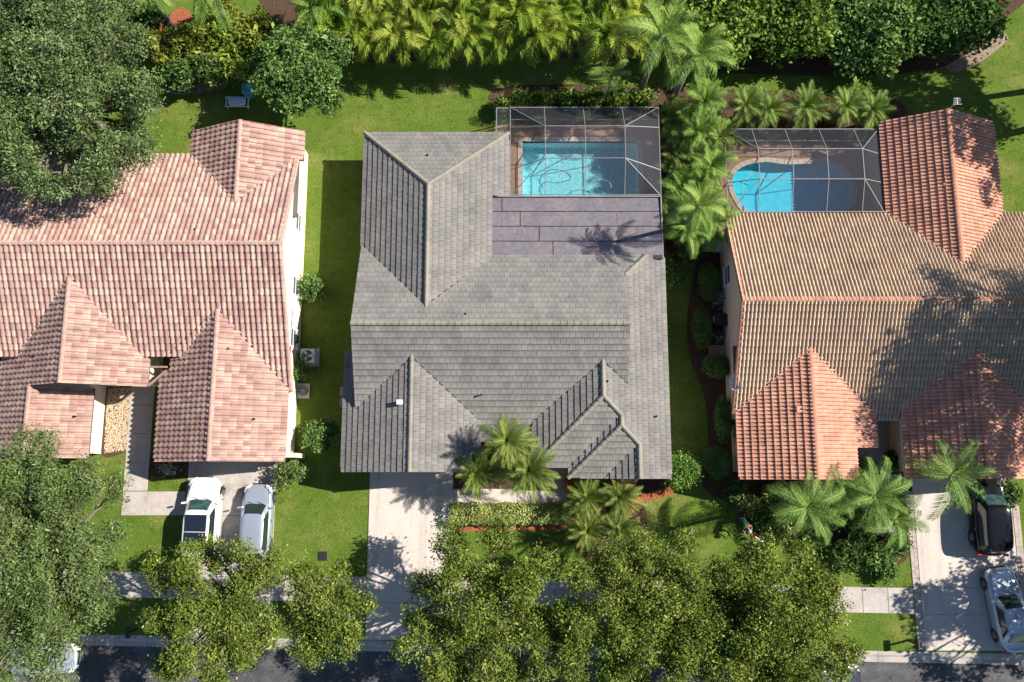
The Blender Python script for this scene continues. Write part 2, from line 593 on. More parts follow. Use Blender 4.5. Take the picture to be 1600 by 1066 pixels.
bed('mulch_bed', [(1105, 375), (1082, 440), (1073, 500), (1078, 560), (1100, 620), (1106, 690), (1098, 760), (1150, 785), (1172, 760),
                  (1172, 560), (1168, 380)], 'mulch')
bed('mulch_bed', [(1150, 752), (1290, 748), (1425, 748), (1427, 850), (1400, 885), (1355, 888), (1320, 868), (1275, 846), (1220, 852),
                  (1170, 828)], 'mulch', .016)
bed('red_mulch_bed', [(703, 788), (760, 784), (860, 786), (908, 784), (915, 815), (905, 828), (800, 828), (708, 828)], 'redmulch', .02)
bed('red_mulch_bed', [(885, 735), (960, 730), (1045, 730), (1052, 760), (1010, 782), (1010, 840), (960, 870), (900, 862), (882, 790)],
    'mulch', .016)
bed('red_mulch_bed', [(982, 776), (1010, 770), (1046, 762), (1050, 772), (1012, 783), (984, 786)], 'redmulch', .024)
bed('red_mulch_bed', [(700, 720), (760, 690), (850, 690), (862, 745), (840, 768), (730, 764), (705, 745)], 'mulch', .010)
bed('planting_bed', [(560, 96), (700, 92), (850, 90), (1010, 96), (1100, 112), (1250, 118), (1400, 116), (1500, 95), (1560, 40), (1600, -40),
                     (1200, -60), (700, -60), (420, -60), (430, 40)], 'mulch', .010)
bed('gravel_bed', [(166, 604), (206, 604), (204, 640), (200, 690), (196, 706), (160, 712), (162, 660)], 'mulch', .014)
bed('sandy_path', [(1478, 104), (1520, 80), (1560, 52), (1574, 62), (1540, 92), (1500, 112)], 'sand', .016)
bed('red_mulch_bed', [(215, 58), (255, 30), (285, 12), (302, 30), (290, 50), (250, 62)], 'redmulch', .016)
bed('sandy_patch', [(268, 138), (300, 128), (350, 122), (352, 138), (310, 146), (270, 148)], 'sand', .014)
bed('shade_bed', [(1030, 180), (1130, 170), (1135, 330), (1120, 400), (1045, 400), (1035, 300)], 'mulch', .010)
bed('shade_bed', [(780, 138), (900, 132), (1030, 138), (1380, 150), (1380, 198), (1140, 200), (1030, 166), (790, 166)], 'mulch', .014)
bed('planting_bed', [(228, 716), (300, 716), (300, 745), (230, 742)], 'mulch', .012, 3)

# gravel
gv = MB()
random.seed(8)
gout = [at(u, v) for u, v in ((168, 606), (205, 606), (198, 704), (163, 708))]
gc = [(.55, .42, .27), (.46, .34, .21), (.62, .52, .38), (.40, .31, .22), (.58, .46, .33)]
for _ in range(2600):
    a, b = random.random(), random.random()
    x = (gout[0][0] * (1 - a) + gout[1][0] * a) * (1 - b) + (gout[3][0] * (1 - a) + gout[2][0] * a) * b
    y = (gout[0][1] * (1 - a) + gout[1][1] * a) * (1 - b) + (gout[3][1] * (1 - a) + gout[2][1] * a) * b
    r = random.uniform(.025, .06)
    t = random.random() * 6
    pts = [(x + r * math.cos(t + k * 1.57) * random.uniform(.7, 1.1), y + r * math.sin(t + k * 1.57), .016) for k in range(4)]
    gv.mesh(pts + [(x + random.uniform(-.01, .01), y, .016 + r * .8)], [(0, 1, 4), (1, 2, 4), (2, 3, 4), (3, 0, 4)], random.choice(gc))
gvo = gv.build('gravel', 'stone', None, True)
tag(gvo, 'tan gravel filling the narrow bed beside the cream wall', 'gravel', kind='stuff')


# ---------------------------------------------------------------- tiled roofs
def tile_template(style, w, l):
    """one roof tile: x across, y up the slope, z off the deck; (verts, faces)"""
    if style == 'flat':
        g_, hi, lo = .006, .068, .018
        x = w / 2 - g_
        vs = [(-x, -.02, hi), (x, -.02, hi), (x, l + .02, lo), (-x, l + .02, lo),
              (-x, -.02, hi - .048), (x, -.02, hi - .048), (x, l + .02, lo - .02), (-x, l + .02, lo - .02)]
        mid = [(-x, l * .55, hi + (lo - hi) * .56), (x, l * .55, hi + (lo - hi) * .56)]
        return vs + mid, [(0, 1, 9, 8), (8, 9, 2, 3), (4, 5, 1, 0), (5, 6, 2, 9, 1), (7, 4, 0, 8, 3)]
    # rolled tile: a flat pan on the left, a half-round roll on the right
    pan = (.42 if style == 'barrel' else .30) * w
    prof = [(-w / 2, .012), (-w / 2 + pan, .004)]
    n = 6
    rr = (w - pan) / 2
    cx = w / 2 - rr
    hgt = rr * (1.55 if style == 'barrel' else .80)
    for k in range(n + 1):
        a = math.pi * (1 - k / n)
        prof.append((cx + rr * .985 * math.cos(a), .006 + hgt * math.sin(a)))
    lift = .085 if style == 'barrel' else .055
    vs = [(px, -.025, pz + lift) for px, pz in prof] + [(px, l + .02, pz) for px, pz in prof]
    m = len(prof)
    fs = [(i, i + 1, m + i + 1, m + i) for i in range(m - 1)]
    base = len(vs)
    vs += [(prof[0][0], -.025, -.005), (prof[-1][0], -.025, -.005)]
    fs.append(tuple([base, base + 1] + list(range(m - 1, -1, -1))))
    return vs, fs


def inside(poly, P, eps=1e-6):
    r = np.ones(len(P), bool)
    m = len(poly)
    for i in range(m):
        (x0, y0), (x1, y1) = poly[i], poly[(i + 1) % m]
        r &= (x1 - x0) * (P[:, 1] - y0) - (y1 - y0) * (P[:, 0] - x0) >= -eps
    return r


def ccw(poly):
    a = sum(poly[i][0] * poly[(i + 1) % len(poly)][1] - poly[(i + 1) % len(poly)][0] * poly[i][1] for i in range(len(poly)))
    return poly if a > 0 else poly[::-1]


def clip(pts, poly):
    m = len(poly)
    for i in range(m):
        (x0, y0), (x1, y1) = poly[i], poly[(i + 1) % m]
        out = []
        for k in range(len(pts)):
            p, q = pts[k], pts[(k + 1) % len(pts)]
            dp = (x1 - x0) * (p[1] - y0) - (y1 - y0) * (p[0] - x0)
            dq = (x1 - x0) * (q[1] - y0) - (y1 - y0) * (q[0] - x0)
            if dp >= 0:
                out.append(p)
            if (dp >= 0) != (dq >= 0):
                t = dp / (dp - dq)
                out.append(tuple(p[j] + (q[j] - p[j]) * t for j in range(3)))
        pts = out
        if len(pts) < 3:
            return None
    return pts


class Roof:
    """planes of one house's roof; a plane is a slope through two eave points and one upper point"""
    def __init__(self, house, style, w, l, palette, mat, capcol, stagger):
        self.house, self.style, self.w, self.l = house, style, w, l
        self.palette, self.mat, self.capcol, self.stagger = palette, mat, capcol, stagger
        self.planes, self.ridges = [], []

    def plane(self, e0, e1, up, polys, pal=0):
        e0, e1, up = Vector(e0), Vector(e1), Vector(up)
        e = (e1 - e0).normalized()
        s = (up - e0) - e * (up - e0).dot(e)
        s.normalize()
        n = e.cross(s)
        if n.z < 0:
            e, n = -e, -n
            e0 = e1
        self.planes.append((e0, e, s, n, [ccw([tuple(p) for p in q]) for q in polys], pal))

    def z(self, pl, P):
        o, e, s, n = pl[:4]
        return o.z - (n.x * (P[:, 0] - o.x) + n.y * (P[:, 1] - o.y)) / n.z

    def env(self, P):
        h = np.full(len(P), -9.)
        for pl in self.planes:
            ins = np.zeros(len(P), bool)
            for q in pl[4]:
                ins |= inside(q, P, 1e-3)
            h = np.where(ins, np.maximum(h, self.z(pl, P)), h)
        return h

    def build(self, seed, limit=300, fascia='white', caplen=.40, caprad=.15):
        rng = random.Random(seed)
        vs0, fs0 = tile_template(self.style, self.w, self.l)
        tv = np.array(vs0)
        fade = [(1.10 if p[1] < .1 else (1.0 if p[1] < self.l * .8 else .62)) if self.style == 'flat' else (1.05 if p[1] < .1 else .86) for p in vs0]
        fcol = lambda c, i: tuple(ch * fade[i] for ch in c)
        # boarded deck with fascia edges; the tiles are its pieces
        deck, edge = MB(), MB()
        for o, e, s, n, polys, _p in self.planes:
            for q in polys:
                zt = self.z((o, e, s, n, None), np.array(q)) - .01
                top = [(p[0], p[1], z) for p, z in zip(q, zt)]
                low = [(p[0], p[1], z - .17) for p, z in zip(q, zt)]
                m = len(q)
                deck.mesh(top + low, [tuple(range(m)), tuple(range(2 * m - 1, m - 1, -1))] +
                          [(i + m, (i + 1) % m + m, (i + 1) % m, i) for i in range(m)])
        roof = deck.build('roof', 'deckroof', self.house)
        cand, rest = [], MB()
        corners = np.array([(-.5, 0), (.5, 0), (.5, 1), (-.5, 1), (0, .5)]) * (self.w, self.l)
        for pl in self.planes:
            o, e, s, n, polys, pal = pl
            E, Sv, N, O = (np.array(v) for v in (e, s, n, o))
            allp = np.array([(x, y) for q in polys for x, y in q])
            z3 = self.z(pl, allp)
            P3 = np.column_stack([allp, z3]) - O
            a, b = P3 @ E, P3 @ Sv
            for i in range(int(math.floor(b.min() / self.l)), int(math.ceil(b.max() / self.l)) + 1):
                off = .5 * (i % 2) if self.stagger else 0
                for j in range(int(math.floor(a.min() / self.w)) - 1, int(math.ceil(a.max() / self.w)) + 2):
                    base = O + E * (j + .5 + off) * self.w + Sv * i * self.l
                    c3 = base + corners[:, :1] * E + corners[:, 1:] * Sv
                    cand.append((pl, base, c3))
        C = np.array([c[2] for c in cand])                      # k,5,3
        flatP = C.reshape(-1, 3)
        env = self.env(flatP[:, :2]).reshape(-1, 5)
        ok = C[:, :, 2] >= env - .03
        inn = np.zeros(env.shape, bool)
        for pl in self.planes:
            idx = [k for k, c in enumerate(cand) if c[0] is pl]
            sub = C[idx].reshape(-1, 3)[:, :2]
            r = np.zeros(len(sub), bool)
            for q in pl[4]:
                r |= inside(q, sub, .004)
            inn[idx] = r.reshape(-1, 5)
        cam_p = np.array((0, 0, CAM_H))
        full = []
        for k, (pl, base, c3) in enumerate(cand):
            if not inn[k].any() and not any(clip([tuple(p) for p in c3[:4]], q) for q in pl[4]):
                continue
            vis = ok[k] & inn[k]
            if inn[k].any() and not vis.any():
                continue
            o, e, s, n, polys, pal = pl
            ci = rng.randrange(pal * 6, pal * 6 + 6) if len(self.palette) > 8 else rng.randrange(len(self.palette))
            jz = rng.uniform(-.004, .006)
            if inn[k].all() and ok[k].all():
                d = cam_p - c3[4]
                r = math.sqrt(d @ d)
                u, v = abs(c3[4][0]) / d[2], (c3[4][1]) / d[2]
                inframe = u < .62 and -.24 < v < .62
                full.append(((np.array(n) @ d) / r ** 3 if inframe else 0, base, e, s, n, ci, jz))
            else:
                R = np.column_stack([e, s, n])
                W = tv @ R.T + base + np.array(n) * jz
                for q in polys:
                    for f in fs0:
                        cp = clip([tuple(W[i]) for i in f], q)
                        if cp:
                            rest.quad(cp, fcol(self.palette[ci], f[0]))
        full.sort(key=lambda t: -t[0])
        datas = []
        for col in self.palette:
            mb = MB()
            mb.mesh(vs0, fs0, col)
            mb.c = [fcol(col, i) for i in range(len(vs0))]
            me = mb.data('roof_tile', True)
            me.materials.append(M[self.mat])
            datas.append(me)
        for k, (_, base, e, s, n, ci, jz) in enumerate(full):
            mat = Matrix(((e.x, s.x, n.x, base[0] + n.x * jz), (e.y, s.y, n.y, base[1] + n.y * jz), (e.z, s.z, n.z, base[2] + n.z * jz), (0, 0, 0, 1)))
            if k < limit:
                t = bpy.data.objects.new('roof_tile', datas[ci])
                COL.objects.link(t)
                t.parent = roof
                t.matrix_basis = mat
            else:
                R = np.column_stack([e, s, n])
                W = tv @ R.T + base + np.array(n) * jz
                rest.mesh([tuple(p) for p in W], fs0, self.palette[ci])
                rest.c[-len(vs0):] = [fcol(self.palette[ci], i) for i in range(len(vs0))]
        st = rest.build('roof_tiling', self.mat, None, True)
        st.parent = roof
        st['kind'] = 'stuff'
        # ridge, hip and rake caps
        cap = MB()
        n_ = 6
        pr = [(caprad * math.cos(math.pi * k / n_), caprad * .62 * math.sin(math.pi * k / n_)) for k in range(n_ + 1)] if self.style != 'flat' \
            else [(caprad, -.035), (caprad * .93, .012), (.035, .075), (-.035, .075), (-caprad * .93, .012), (-caprad, -.035)]
        m = len(pr)
        vs = [(px * 1.06, 0, pz + .035) for px, pz in pr] + [(px * .94, caplen + .05, pz + .008) for px, pz in pr]
        fs = [(i + 1, i, m + i, m + i + 1) for i in range(m - 1)] + [tuple(range(m))]
        cap.mesh(vs, fs, self.capcol)
        cme = cap.data('ridge_tile', True)
        cme.materials.append(M[self.mat])
        for p, q, lift in self.ridges:
            p, q = Vector(p), Vector(q)
            L = (q - p).length
            d = (q - p).normalized()
            xax = d.cross(Vector((0, 0, 1))).normalized()
            up = xax.cross(d)
            k = max(1, int(round(L / caplen)))
            for i in range(k):
                c = p + d * (i * L / k)
                mid = c + d * (.5 * L / k)
                ev = self.env(np.array([[mid.x, mid.y]]))[0]
                if ev > mid.z + .10:
                    continue
                c = c + up * (lift + rng.uniform(-.004, .004))
                t = bpy.data.objects.new('ridge_tile', cme)
                COL.objects.link(t)
                t.parent = roof
                t.matrix_basis = Matrix(((xax.x, d.x, up.x, c.x), (xax.y, d.y, up.y, c.y), (xax.z, d.z, up.z, c.z), (0, 0, 0, 1)))
        return roof


def valleys(house, lines, w=.09, lift=.055):
    """dark metal channels where two slopes meet"""
    for p, q in lines:
        m = MB()
        m.beam((p[0], p[1], p[2] + lift), (q[0], q[1], q[2] + lift), w, .03)
        m.build('valley', 'seam', house)


def gable_walls(mb, axis, a0, ar, a1, b0, b1, ze, zr, drop=.22):
    """walls under a gable: profile across (a0 eave, ar ridge, a1 eave), extruded from b0 to b1"""
    pr = [(a0, 0), (a1, 0), (a1, ze - drop), (ar, zr - drop), (a0, ze - drop)]
    def pt(a, z, b):
        return (a, b, z) if axis == 'y' else (b, a, z)
    A = [pt(a, z, b0) for a, z in pr]
    B = [pt(a, z, b1) for a, z in pr]
    mb.mesh(A + B, [(0, 1, 2, 3, 4), (9, 8, 7, 6, 5), (1, 6, 7, 2), (4, 9, 5, 0), (2, 7, 8, 3), (3, 8, 9, 4)])


def wall_window(house, x, y0, y1, z0, z1, side):
    """window on a wall facing +x or -x: frame, sill, mullion bars and panes"""
    fr = MB()
    t = .05
    xa, xb = sorted((x, x + side * .035))
    for (ya, yb, za, zb) in ((y0, y1, z0, z0 + t), (y0, y1, z1 - t, z1), (y0, y0 + t, z0 + t, z1 - t), (y1 - t, y1, z0 + t, z1 - t),
                             (y0 + t, y1 - t, (z0 + z1) / 2 - .02, (z0 + z1) / 2 + .02)):
        fr.box(xa, xb, ya, yb, za, zb)
    w = fr.build('window', 'white', house)
    p = MB()
    xa, xb = sorted((x + side * .004, x + side * .016))
    for k in range(2):
        m = MB()
        za, zb = (z0 + t, (z0 + z1) / 2 - .02) if k == 0 else ((z0 + z1) / 2 + .02, z1 - t)
        m.box(xa, xb, y0 + t, y1 - t, za, zb)
        m.build('pane', 'win', w)
    sl = MB()
    xa, xb = sorted((x, x + side * .10))
    sl.box(xa, xb, y0 - .06, y1 + .06, z0 - .08, z0 - .003)
    sl.build('sill', 'white', w)


def garage_door(house, x0, x1, y, h=2.1):
    d = None
    for k in range(4):
        m = MB()
        m.box(x0, x1, y - .035, y - .004, .06 + k * h / 4 + .006, .06 + (k + 1) * h / 4 - .006)
        if k == 0:
            d = m.build('garage_door', 'white', house)
        else:
            m.build('door_panel', 'white', d)


def pipe_vent(house, x, y, z, mat='darkmetal', r=.05, h=.28):
    m = MB()
    m.cyl(x, y, z - .1, z + h, r, 10)
    m.cyl(x, y, z + h - .04, z + h, r * 1.25, 10)
    m.build('vent_pipe', mat, house)


# ------------------------------------------------ grey tiled house in the middle
hc = thing('house', 'house with grey flat-tile roof and flat lanai roof beside the rectangular pool', 'house', (0, 9, 0))
G = [(.193, .182, .169), (.182, .172, .160), (.204, .193, .179), (.188, .177, .165), (.198, .187, .174), (.173, .164, .153)]
rc = Roof(hc, 'flat', .33, .365, G, 'tile_grey', (.235, .222, .175), True)
ZR, YR, SM = 5.0, 8.19, .46
XL, XR = -8.87, 6.5
zm = lambda y: ZR - SM * abs(y - YR)
rc.plane((XL, 1.84, zm(1.84)), (XR, 1.84, zm(1.84)), (0, YR, ZR), [rect(XL, XR, 1.84, YR)])
rc.plane((XR, 12.7, zm(12.7)), (XL, 12.7, zm(12.7)), (0, YR, ZR),
         [rect(-1.2, XR, YR, 12.62), rect(XL, -1.2, YR, 13.35), [(XR, 11.3), (7.85, 12.62), (XR, 12.62)]])
SR, XE = .385, 8.95
zr_ = lambda x: 2.6 + SR * (XE - x)
rc.plane((XE, 0, 2.6), (XE, 12, 2.6), (5, 5, zr_(5)),
         [rect(5.05, XE, 4.28, 7.0), rect(XR, XE, 7.0, 11.3), [(XR, 11.3), (XE, 11.3), (XE, 12.62), (7.85, 12.62)],
          [(5.05, 4.28), (6.07, 3.26), (XE, 3.26), (XE, 4.28)], rect(6.07, XE, 2.68, 3.26),
          [(6.07, 2.68), (7.08, 1.65), (XE, 1.65), (XE, 2.68)], rect(7.08, XE, -.25, 1.65)])
zA, zB, zC = zr_(5.05), zr_(6.07), zr_(7.08)
rc.plane((1.16, 0, 2.6), (1.16, 7, 2.6), (5.05, 5, zA), [[(1.16, .4), (5.05, 4.28), (5.05, 7), (1.16, 7)]])
rc.plane((1.16, .4, 2.6), (XE, .4, 2.6), (5.05, 4.28, zA), [[(1.16, .4), (XE, .4), (5.05, 4.28)]])
rc.plane((3.15, 0, 2.6), (3.15, 4, 2.6), (6.07, 3, zB), [[(3.15, -.2), (6.07, 2.68), (6.07, 4), (3.15, 4)]])
rc.plane((3.15, -.2, 2.6), (XE, -.2, 2.6), (6.07, 2.68, zB), [[(3.15, -.2), (XE, -.2), (6.07, 2.68)]])
rc.plane((5.2, 0, 2.6), (5.2, 3, 2.6), (7.08, 1, zC), [rect(5.2, 7.08, -.25, 3)])
GX, GZ = -5.58, 4.2
rc.plane((-9.62, 0, 2.6), (-9.62, 5, 2.6), (GX, 3, GZ), [rect(-9.62, GX, .12, 7)])
rc.plane((-1.8, 0, 2.6), (-1.8, 5, 2.6), (GX, 3, GZ), [rect(GX, -1.8, .12, 7)])
WX, WZ, WY = -4.8, 4.5, 16.4
rc.plane((-8.9, 9, 2.6), (-8.9, 20, 2.6), (WX, 12, WZ), [[(-8.9, 8.5), (WX, 8.5), (WX, WY), (-8.9, 20.35)]])
rc.plane((-.19, 9, 2.6), (-.19, 20, 2.6), (WX, 12, WZ), [[(-.19, 16.25), (-.19, 20.35), (WX, WY), (WX, 16.25)], rect(WX, -1.2, 8.5, 16.25)])
rc.plane((-8.9, 20.35, 2.6), (-.19, 20.35, 2.6), (WX, WY, WZ), [[(-8.9, 20.35), (-.19, 20.35), (WX, WY)]])
LT = .035
rc.ridges += [((XL, YR, ZR), (XR, YR, ZR), LT), ((GX, .12, GZ), (GX, 6.6, GZ), LT), ((WX, WY, WZ), (WX, 9.2, WZ), LT),
              ((-8.9, 20.35, 2.6), (WX, WY, WZ), LT), ((-.19, 20.35, 2.6), (WX, WY, WZ), LT),
              ((5.05, 4.28, zA), (5.05, 6.3, zA), LT), ((1.16, .4, 2.6), (5.05, 4.28, zA), LT), ((6.07, 3.26, zB), (5.05, 4.28, zA), LT),
              ((6.07, 2.68, zB), (6.07, 3.26, zB), LT), ((3.15, -.2, 2.6), (6.07, 2.68, zB), LT), ((7.08, 1.65, zC), (6.07, 2.68, zB), LT),
              ((7.08, -.25, zC), (7.08, 1.65, zC), LT), ((7.85, 12.62, zr_(7.85)), (XR, 11.3, zr_(XR)), LT)]
rc.build(1, caprad=.125, caplen=.38)
w = MB()
gable_walls(w, 'x', 3.3, YR, 12.6, XL + .25, 6.35, zm(3.3), ZR)
gable_walls(w, 'y', -9.2, GX, -2.2, .55, 6, 2.75, GZ)
gable_walls(w, 'y', -8.5, WX, -.7, 9, 19.9, 2.7, 2.72)
w.box(1.7, 8.5, .5, 12.4, 0, 2.55)
w.build('wall', 'grywall', hc)
dg = MB()
dg.mesh([(6.46, 5.2, 3.4), (6.46, 11.2, 3.4), (6.46, YR, ZR - .2), (6.40, 5.2, 3.4), (6.40, 11.2, 3.4), (6.40, YR, ZR - .2)],
        [(0, 1, 2), (5, 4, 3), (0, 2, 5, 3), (1, 4, 5, 2), (0, 3, 4, 1)])
dg.build('gable_wall', 'grywall', hc)
garage_door(hc, -8.2, -3.6, .55)
for y0 in (10.5, 14.6, 17.6):
    wall_window(hc, -8.62 if y0 < 12 else -8.5, y0, y0 + 1.1, .9, 2.1, -1)
valleys(hc, [((GX, YR - (ZR - GZ) / SM, GZ), (-1.85, YR - (ZR - 2.62) / SM, 2.62)), ((GX, YR - (ZR - GZ) / SM, GZ), (XL + .05, YR - (ZR - 2.9) / SM, 2.9)),
             ((5.05, YR - (ZR - zA) / SM, zA), (1.2, YR - (ZR - 2.6) / SM, 2.6)), ((5.05, YR - (ZR - zA) / SM, zA), (6.5, YR - (ZR - zr_(6.5)) / SM, zr_(6.5))),
             ((WX, YR + (ZR - WZ) / SM, WZ), (-1.25, YR + (ZR - 3.0) / SM, 3.0)), ((WX, YR + (ZR - WZ) / SM, WZ), (XL + .05, YR + (ZR - 2.62) / SM, 2.62)),
             ((6.04, 3.3, zB - .02), (3.25, .45, 2.62)), ((7.05, 1.7, zC - .02), (5.25, -.15, 2.62))], .06, .05)
# flat lanai roof: a boarded base with rolled sheets laid in four staggered courses
lz = lambda y: 2.86 + (y - 12.5) * -.045 + .10
ln = MB()
ln.mesh([(x_, y_, lz(y_) - d_) for d_ in (.02, .2) for x_, y_ in rect(-1.18, 8.79, 12.4, 16.22)],
        [(0, 1, 2, 3), (7, 6, 5, 4)] + [(k + 4, (k + 1) % 4 + 4, (k + 1) % 4, k) for k in range(4)])
lan = ln.build('lanai_roof', 'seam', hc)
rows = [16.20, 15.32, 14.40, 13.48, 12.60]
seams = [(-1.16, -.60, 4.05, 8.77), (-1.16, .48, 6.2, 8.77), (-1.16, 1.60, 7.3, 8.77), (-1.16, 2.40, 5.1, 8.77)]
rnd = random.Random(5)
for r in range(4):
    for k in range(3):
        x0, x1 = seams[r][k] + (.028 if k == 1 else .006), seams[r][k + 1] - (.028 if k == 0 else .006)
        y1, y0 = rows[r] - .022, rows[r + 1] + .022
        m = MB()
        nx = 14
        top, low = [], []
        for i in range(nx + 1):
            f = i / nx
            xq = x0 + (x1 - x0) * f
            for yq, s_ in ((y0, 1), (y1, -1)):
                j = s_ * rnd.uniform(0, .016)
                top.append((xq, yq + j, lz(yq) + rnd.uniform(0, .012)))
        for i in range(nx):
            m.quad([top[2 * i], top[2 * i + 2], top[2 * i + 3], top[2 * i + 1]])
            for e_ in (0, 1):
                a_, b_ = top[2 * i + e_], top[2 * i + 2 + e_]
                m.quad([a_, b_, (b_[0], b_[1], b_[2] - .03), (a_[0], a_[1], a_[2] - .03)])
        m.build('roof_sheet', 'membrane', lan)
ed = MB()
ed.box(8.79, 8.87, 12.45, 16.25, 2.62, 2.92)
ed.box(-1.22, 8.87, 16.22, 16.30, 2.60, 2.86)
ed.build('gutter', 'frame_al', hc)
fl = MB()
fl.beam((-1.2, 12.56, lz(12.5) + .045), (7.75, 12.56, lz(12.5) + .045), .06, .03)
fl.beam((-1.19, 12.5, lz(12.5) + .02), (-1.19, 16.2, lz(16.2) + .02), .05, .03)
fl.build('flashing', 'white', hc)
for u, v, z in ((727, 352, 3.5), (727, 491, 4.75), (752, 617, 3.5), (1025, 651, 3.05), (949, 596, 4.05), (668, 243, 3.5)):
    pipe_vent(hc, *at(u, v, z), z, h=.10)
bx_, by_ = at(625, 629, 4.0)
bv = MB()
bv.box(bx_ - .12, bx_ + .14, by_ - .10, by_ + .10, 3.6, 4.22)
bv.box(bx_ - .15, bx_ + .17, by_ - .13, by_ + .13, 4.22, 4.27)
bv.build('box_vent', 'white', hc)

# ------------------------------------------------ pink tiled house on the left
hl = thing('house', 'cream stucco house with mottled pink and cream rolled-tile roof', 'house', (-20, 10, 0))
P = [(.375, .242, .203), (.425, .30, .242), (.325, .20, .174), (.39, .262, .217), (.445, .33, .266), (.345, .214, .186), (.405, .278, .23)]
rl = Roof(hl, 'roll', .31, .40, P, 'tile_pink', (.41, .275, .225), False)
Z0, Y0, SL, XG = 5.5, 12.6, .444, -12.73
zl = lambda y: Z0 - SL * abs(y - Y0)
XW = -40.0
rl.plane((XW, 6.7, zl(6.7)), (XG, 6.7, zl(6.7)), (-20, Y0, Z0), [rect(XW, XG, 6.7, Y0), rect(-16.6, XG, 4.7, 6.7)])
rl.plane((XG, 18.9, zl(18.9)), (XW, 18.9, zl(18.9)), (-20, Y0, Z0), [rect(XW, XG, Y0, 18.9)])
rl.plane((-12.95, 0, 2.1), (-12.95, 8, 2.1), (-16.6, 4, 4.0), [rect(-16.6, -12.95, .7, 9.5)])
rl.plane((-20.35, 0, 2.1), (-20.35, 8, 2.1), (-16.6, 4, 4.0), [rect(-20.35, -16.6, .7, 5.9), rect(-19.7, -16.6, 5.9, 9.5)])
rl.plane((-12.5, 15, 2.7), (-12.5, 20, 2.7), (-15.87, 18, 4.25), [rect(-15.87, -12.74, 15, 18.55), rect(-15.87, -12.5, 18.55, 20.4)])
rl.plane((-19.23, 15, 2.7), (-19.23, 20, 2.7), (-15.87, 18, 4.25), [rect(-19.23, -15.87, 15, 20.4)])
rl.plane((-20.83, 5, 2.7), (-20.83, 10, 2.7), (-24.7, 8, 4.75), [rect(-24.7, -20.83, 4.92, 11)])
sl_ = 2.05 / 3.87
rl.plane((-29.6, 5, 4.75 - sl_ * 4.9), (-29.6, 10, 4.75 - sl_ * 4.9), (-24.7, 8, 4.75), [rect(-29.6, -24.7, 4.92, 11), rect(-29.6, -27.08, .9, 4.92)])
zlo = 4.75 - sl_ * 2.38
rl.plane((-24.25, 1, 2.0), (-24.25, 5, 2.0), (-27.08, 3, zlo), [rect(-27.08, -24.25, .9, 4.92)])
RL = .03
rl.ridges += [((XW, Y0, Z0), (XG, Y0, Z0), RL), ((-16.6, .7, 4.0), (-16.6, 9.3, 4.0), RL), ((-15.87, 20.4, 4.25), (-15.87, 15.4, 4.25), RL),
              ((-24.7, 4.92, 4.75), (-24.7, 10.9, 4.75), RL), ((-27.08, .9, zlo), (-27.08, 4.92, zlo), RL),
              ((XG - .08, 4.75, zl(4.75)), (XG - .08, Y0, Z0), .0), ((XG - .08, 18.7, zl(18.7)), (XG - .08, Y0, Z0), .0)]
rl.build(2, caprad=.125)
w = MB()
gable_walls(w, 'x', 7.2, Y0, 18.5, XW, -12.95, zl(7.2), Z0)
gable_walls(w, 'y', -19.6, -16.6, -13.0, 1.1, 8, 2.3, 3.9)
gable_walls(w, 'y', -18.8, -15.87, -12.96, 15, 20.05, 2.8, 4.2)
gable_walls(w, 'y', -28.6, -24.7, -21.2, 5.25, 9, 2.85, 4.7)
gable_walls(w, 'y', -29.5, -27.08, -24.55, 1.2, 5.3, 2.1, zlo)
w.box(-13.12, -12.35, .95, 1.2, 0, 2.0)
w.build('wall', 'cream', hl)
zv = lambda z: Y0 - (Z0 - z) / SL
valleys(hl, [((-16.6, zv(4.0), 4.0), (-12.98, zv(2.12), 2.12)), ((-16.6, zv(4.0), 4.0), (-19.65, zv(2.9), 2.9)), ((-24.7, zv(4.75), 4.75), (-20.88, zv(2.9), 2.75)),
             ((-24.7, zv(4.75), 4.75), (-28.5, zv(2.8), 2.8)), ((-15.87, 2 * Y0 - zv(4.25), 4.25), (-12.78, 2 * Y0 - zv(2.82), 2.82)), ((-15.87, 2 * Y0 - zv(4.25), 4.25), (-19.2, 2 * Y0 - zv(2.75), 2.75))], .07, .07)
garage_door(hl, -19.0, -14.0, 1.1, 1.95)
for u, v in ((466, 348), (459, 448), (455, 528)):
    yw = at(u, v, 1.6)[1]
    wall_window(hl, -12.95, yw - .55, yw + .55, 1.0, 2.2, 1)
for u, v, z in ((305, 359, 5.1), (170, 472, 4.1), (117, 651, 2.5), (397, 655, 3.1), (357, 545, 3.7), (52, 558, 3.6)):
    pipe_vent(hl, *at(u, v, z), z, h=.10)
tr = MB()
tr.beam((-20.9, 5.0, 2.45), (-19.9, 5.9, 2.45), .1, .16)
tr.beam((-20.9, 6.1, 2.45), (-19.9, 6.1, 2.45), .1, .16)
tr.build('porch_beam', 'wood', hl)

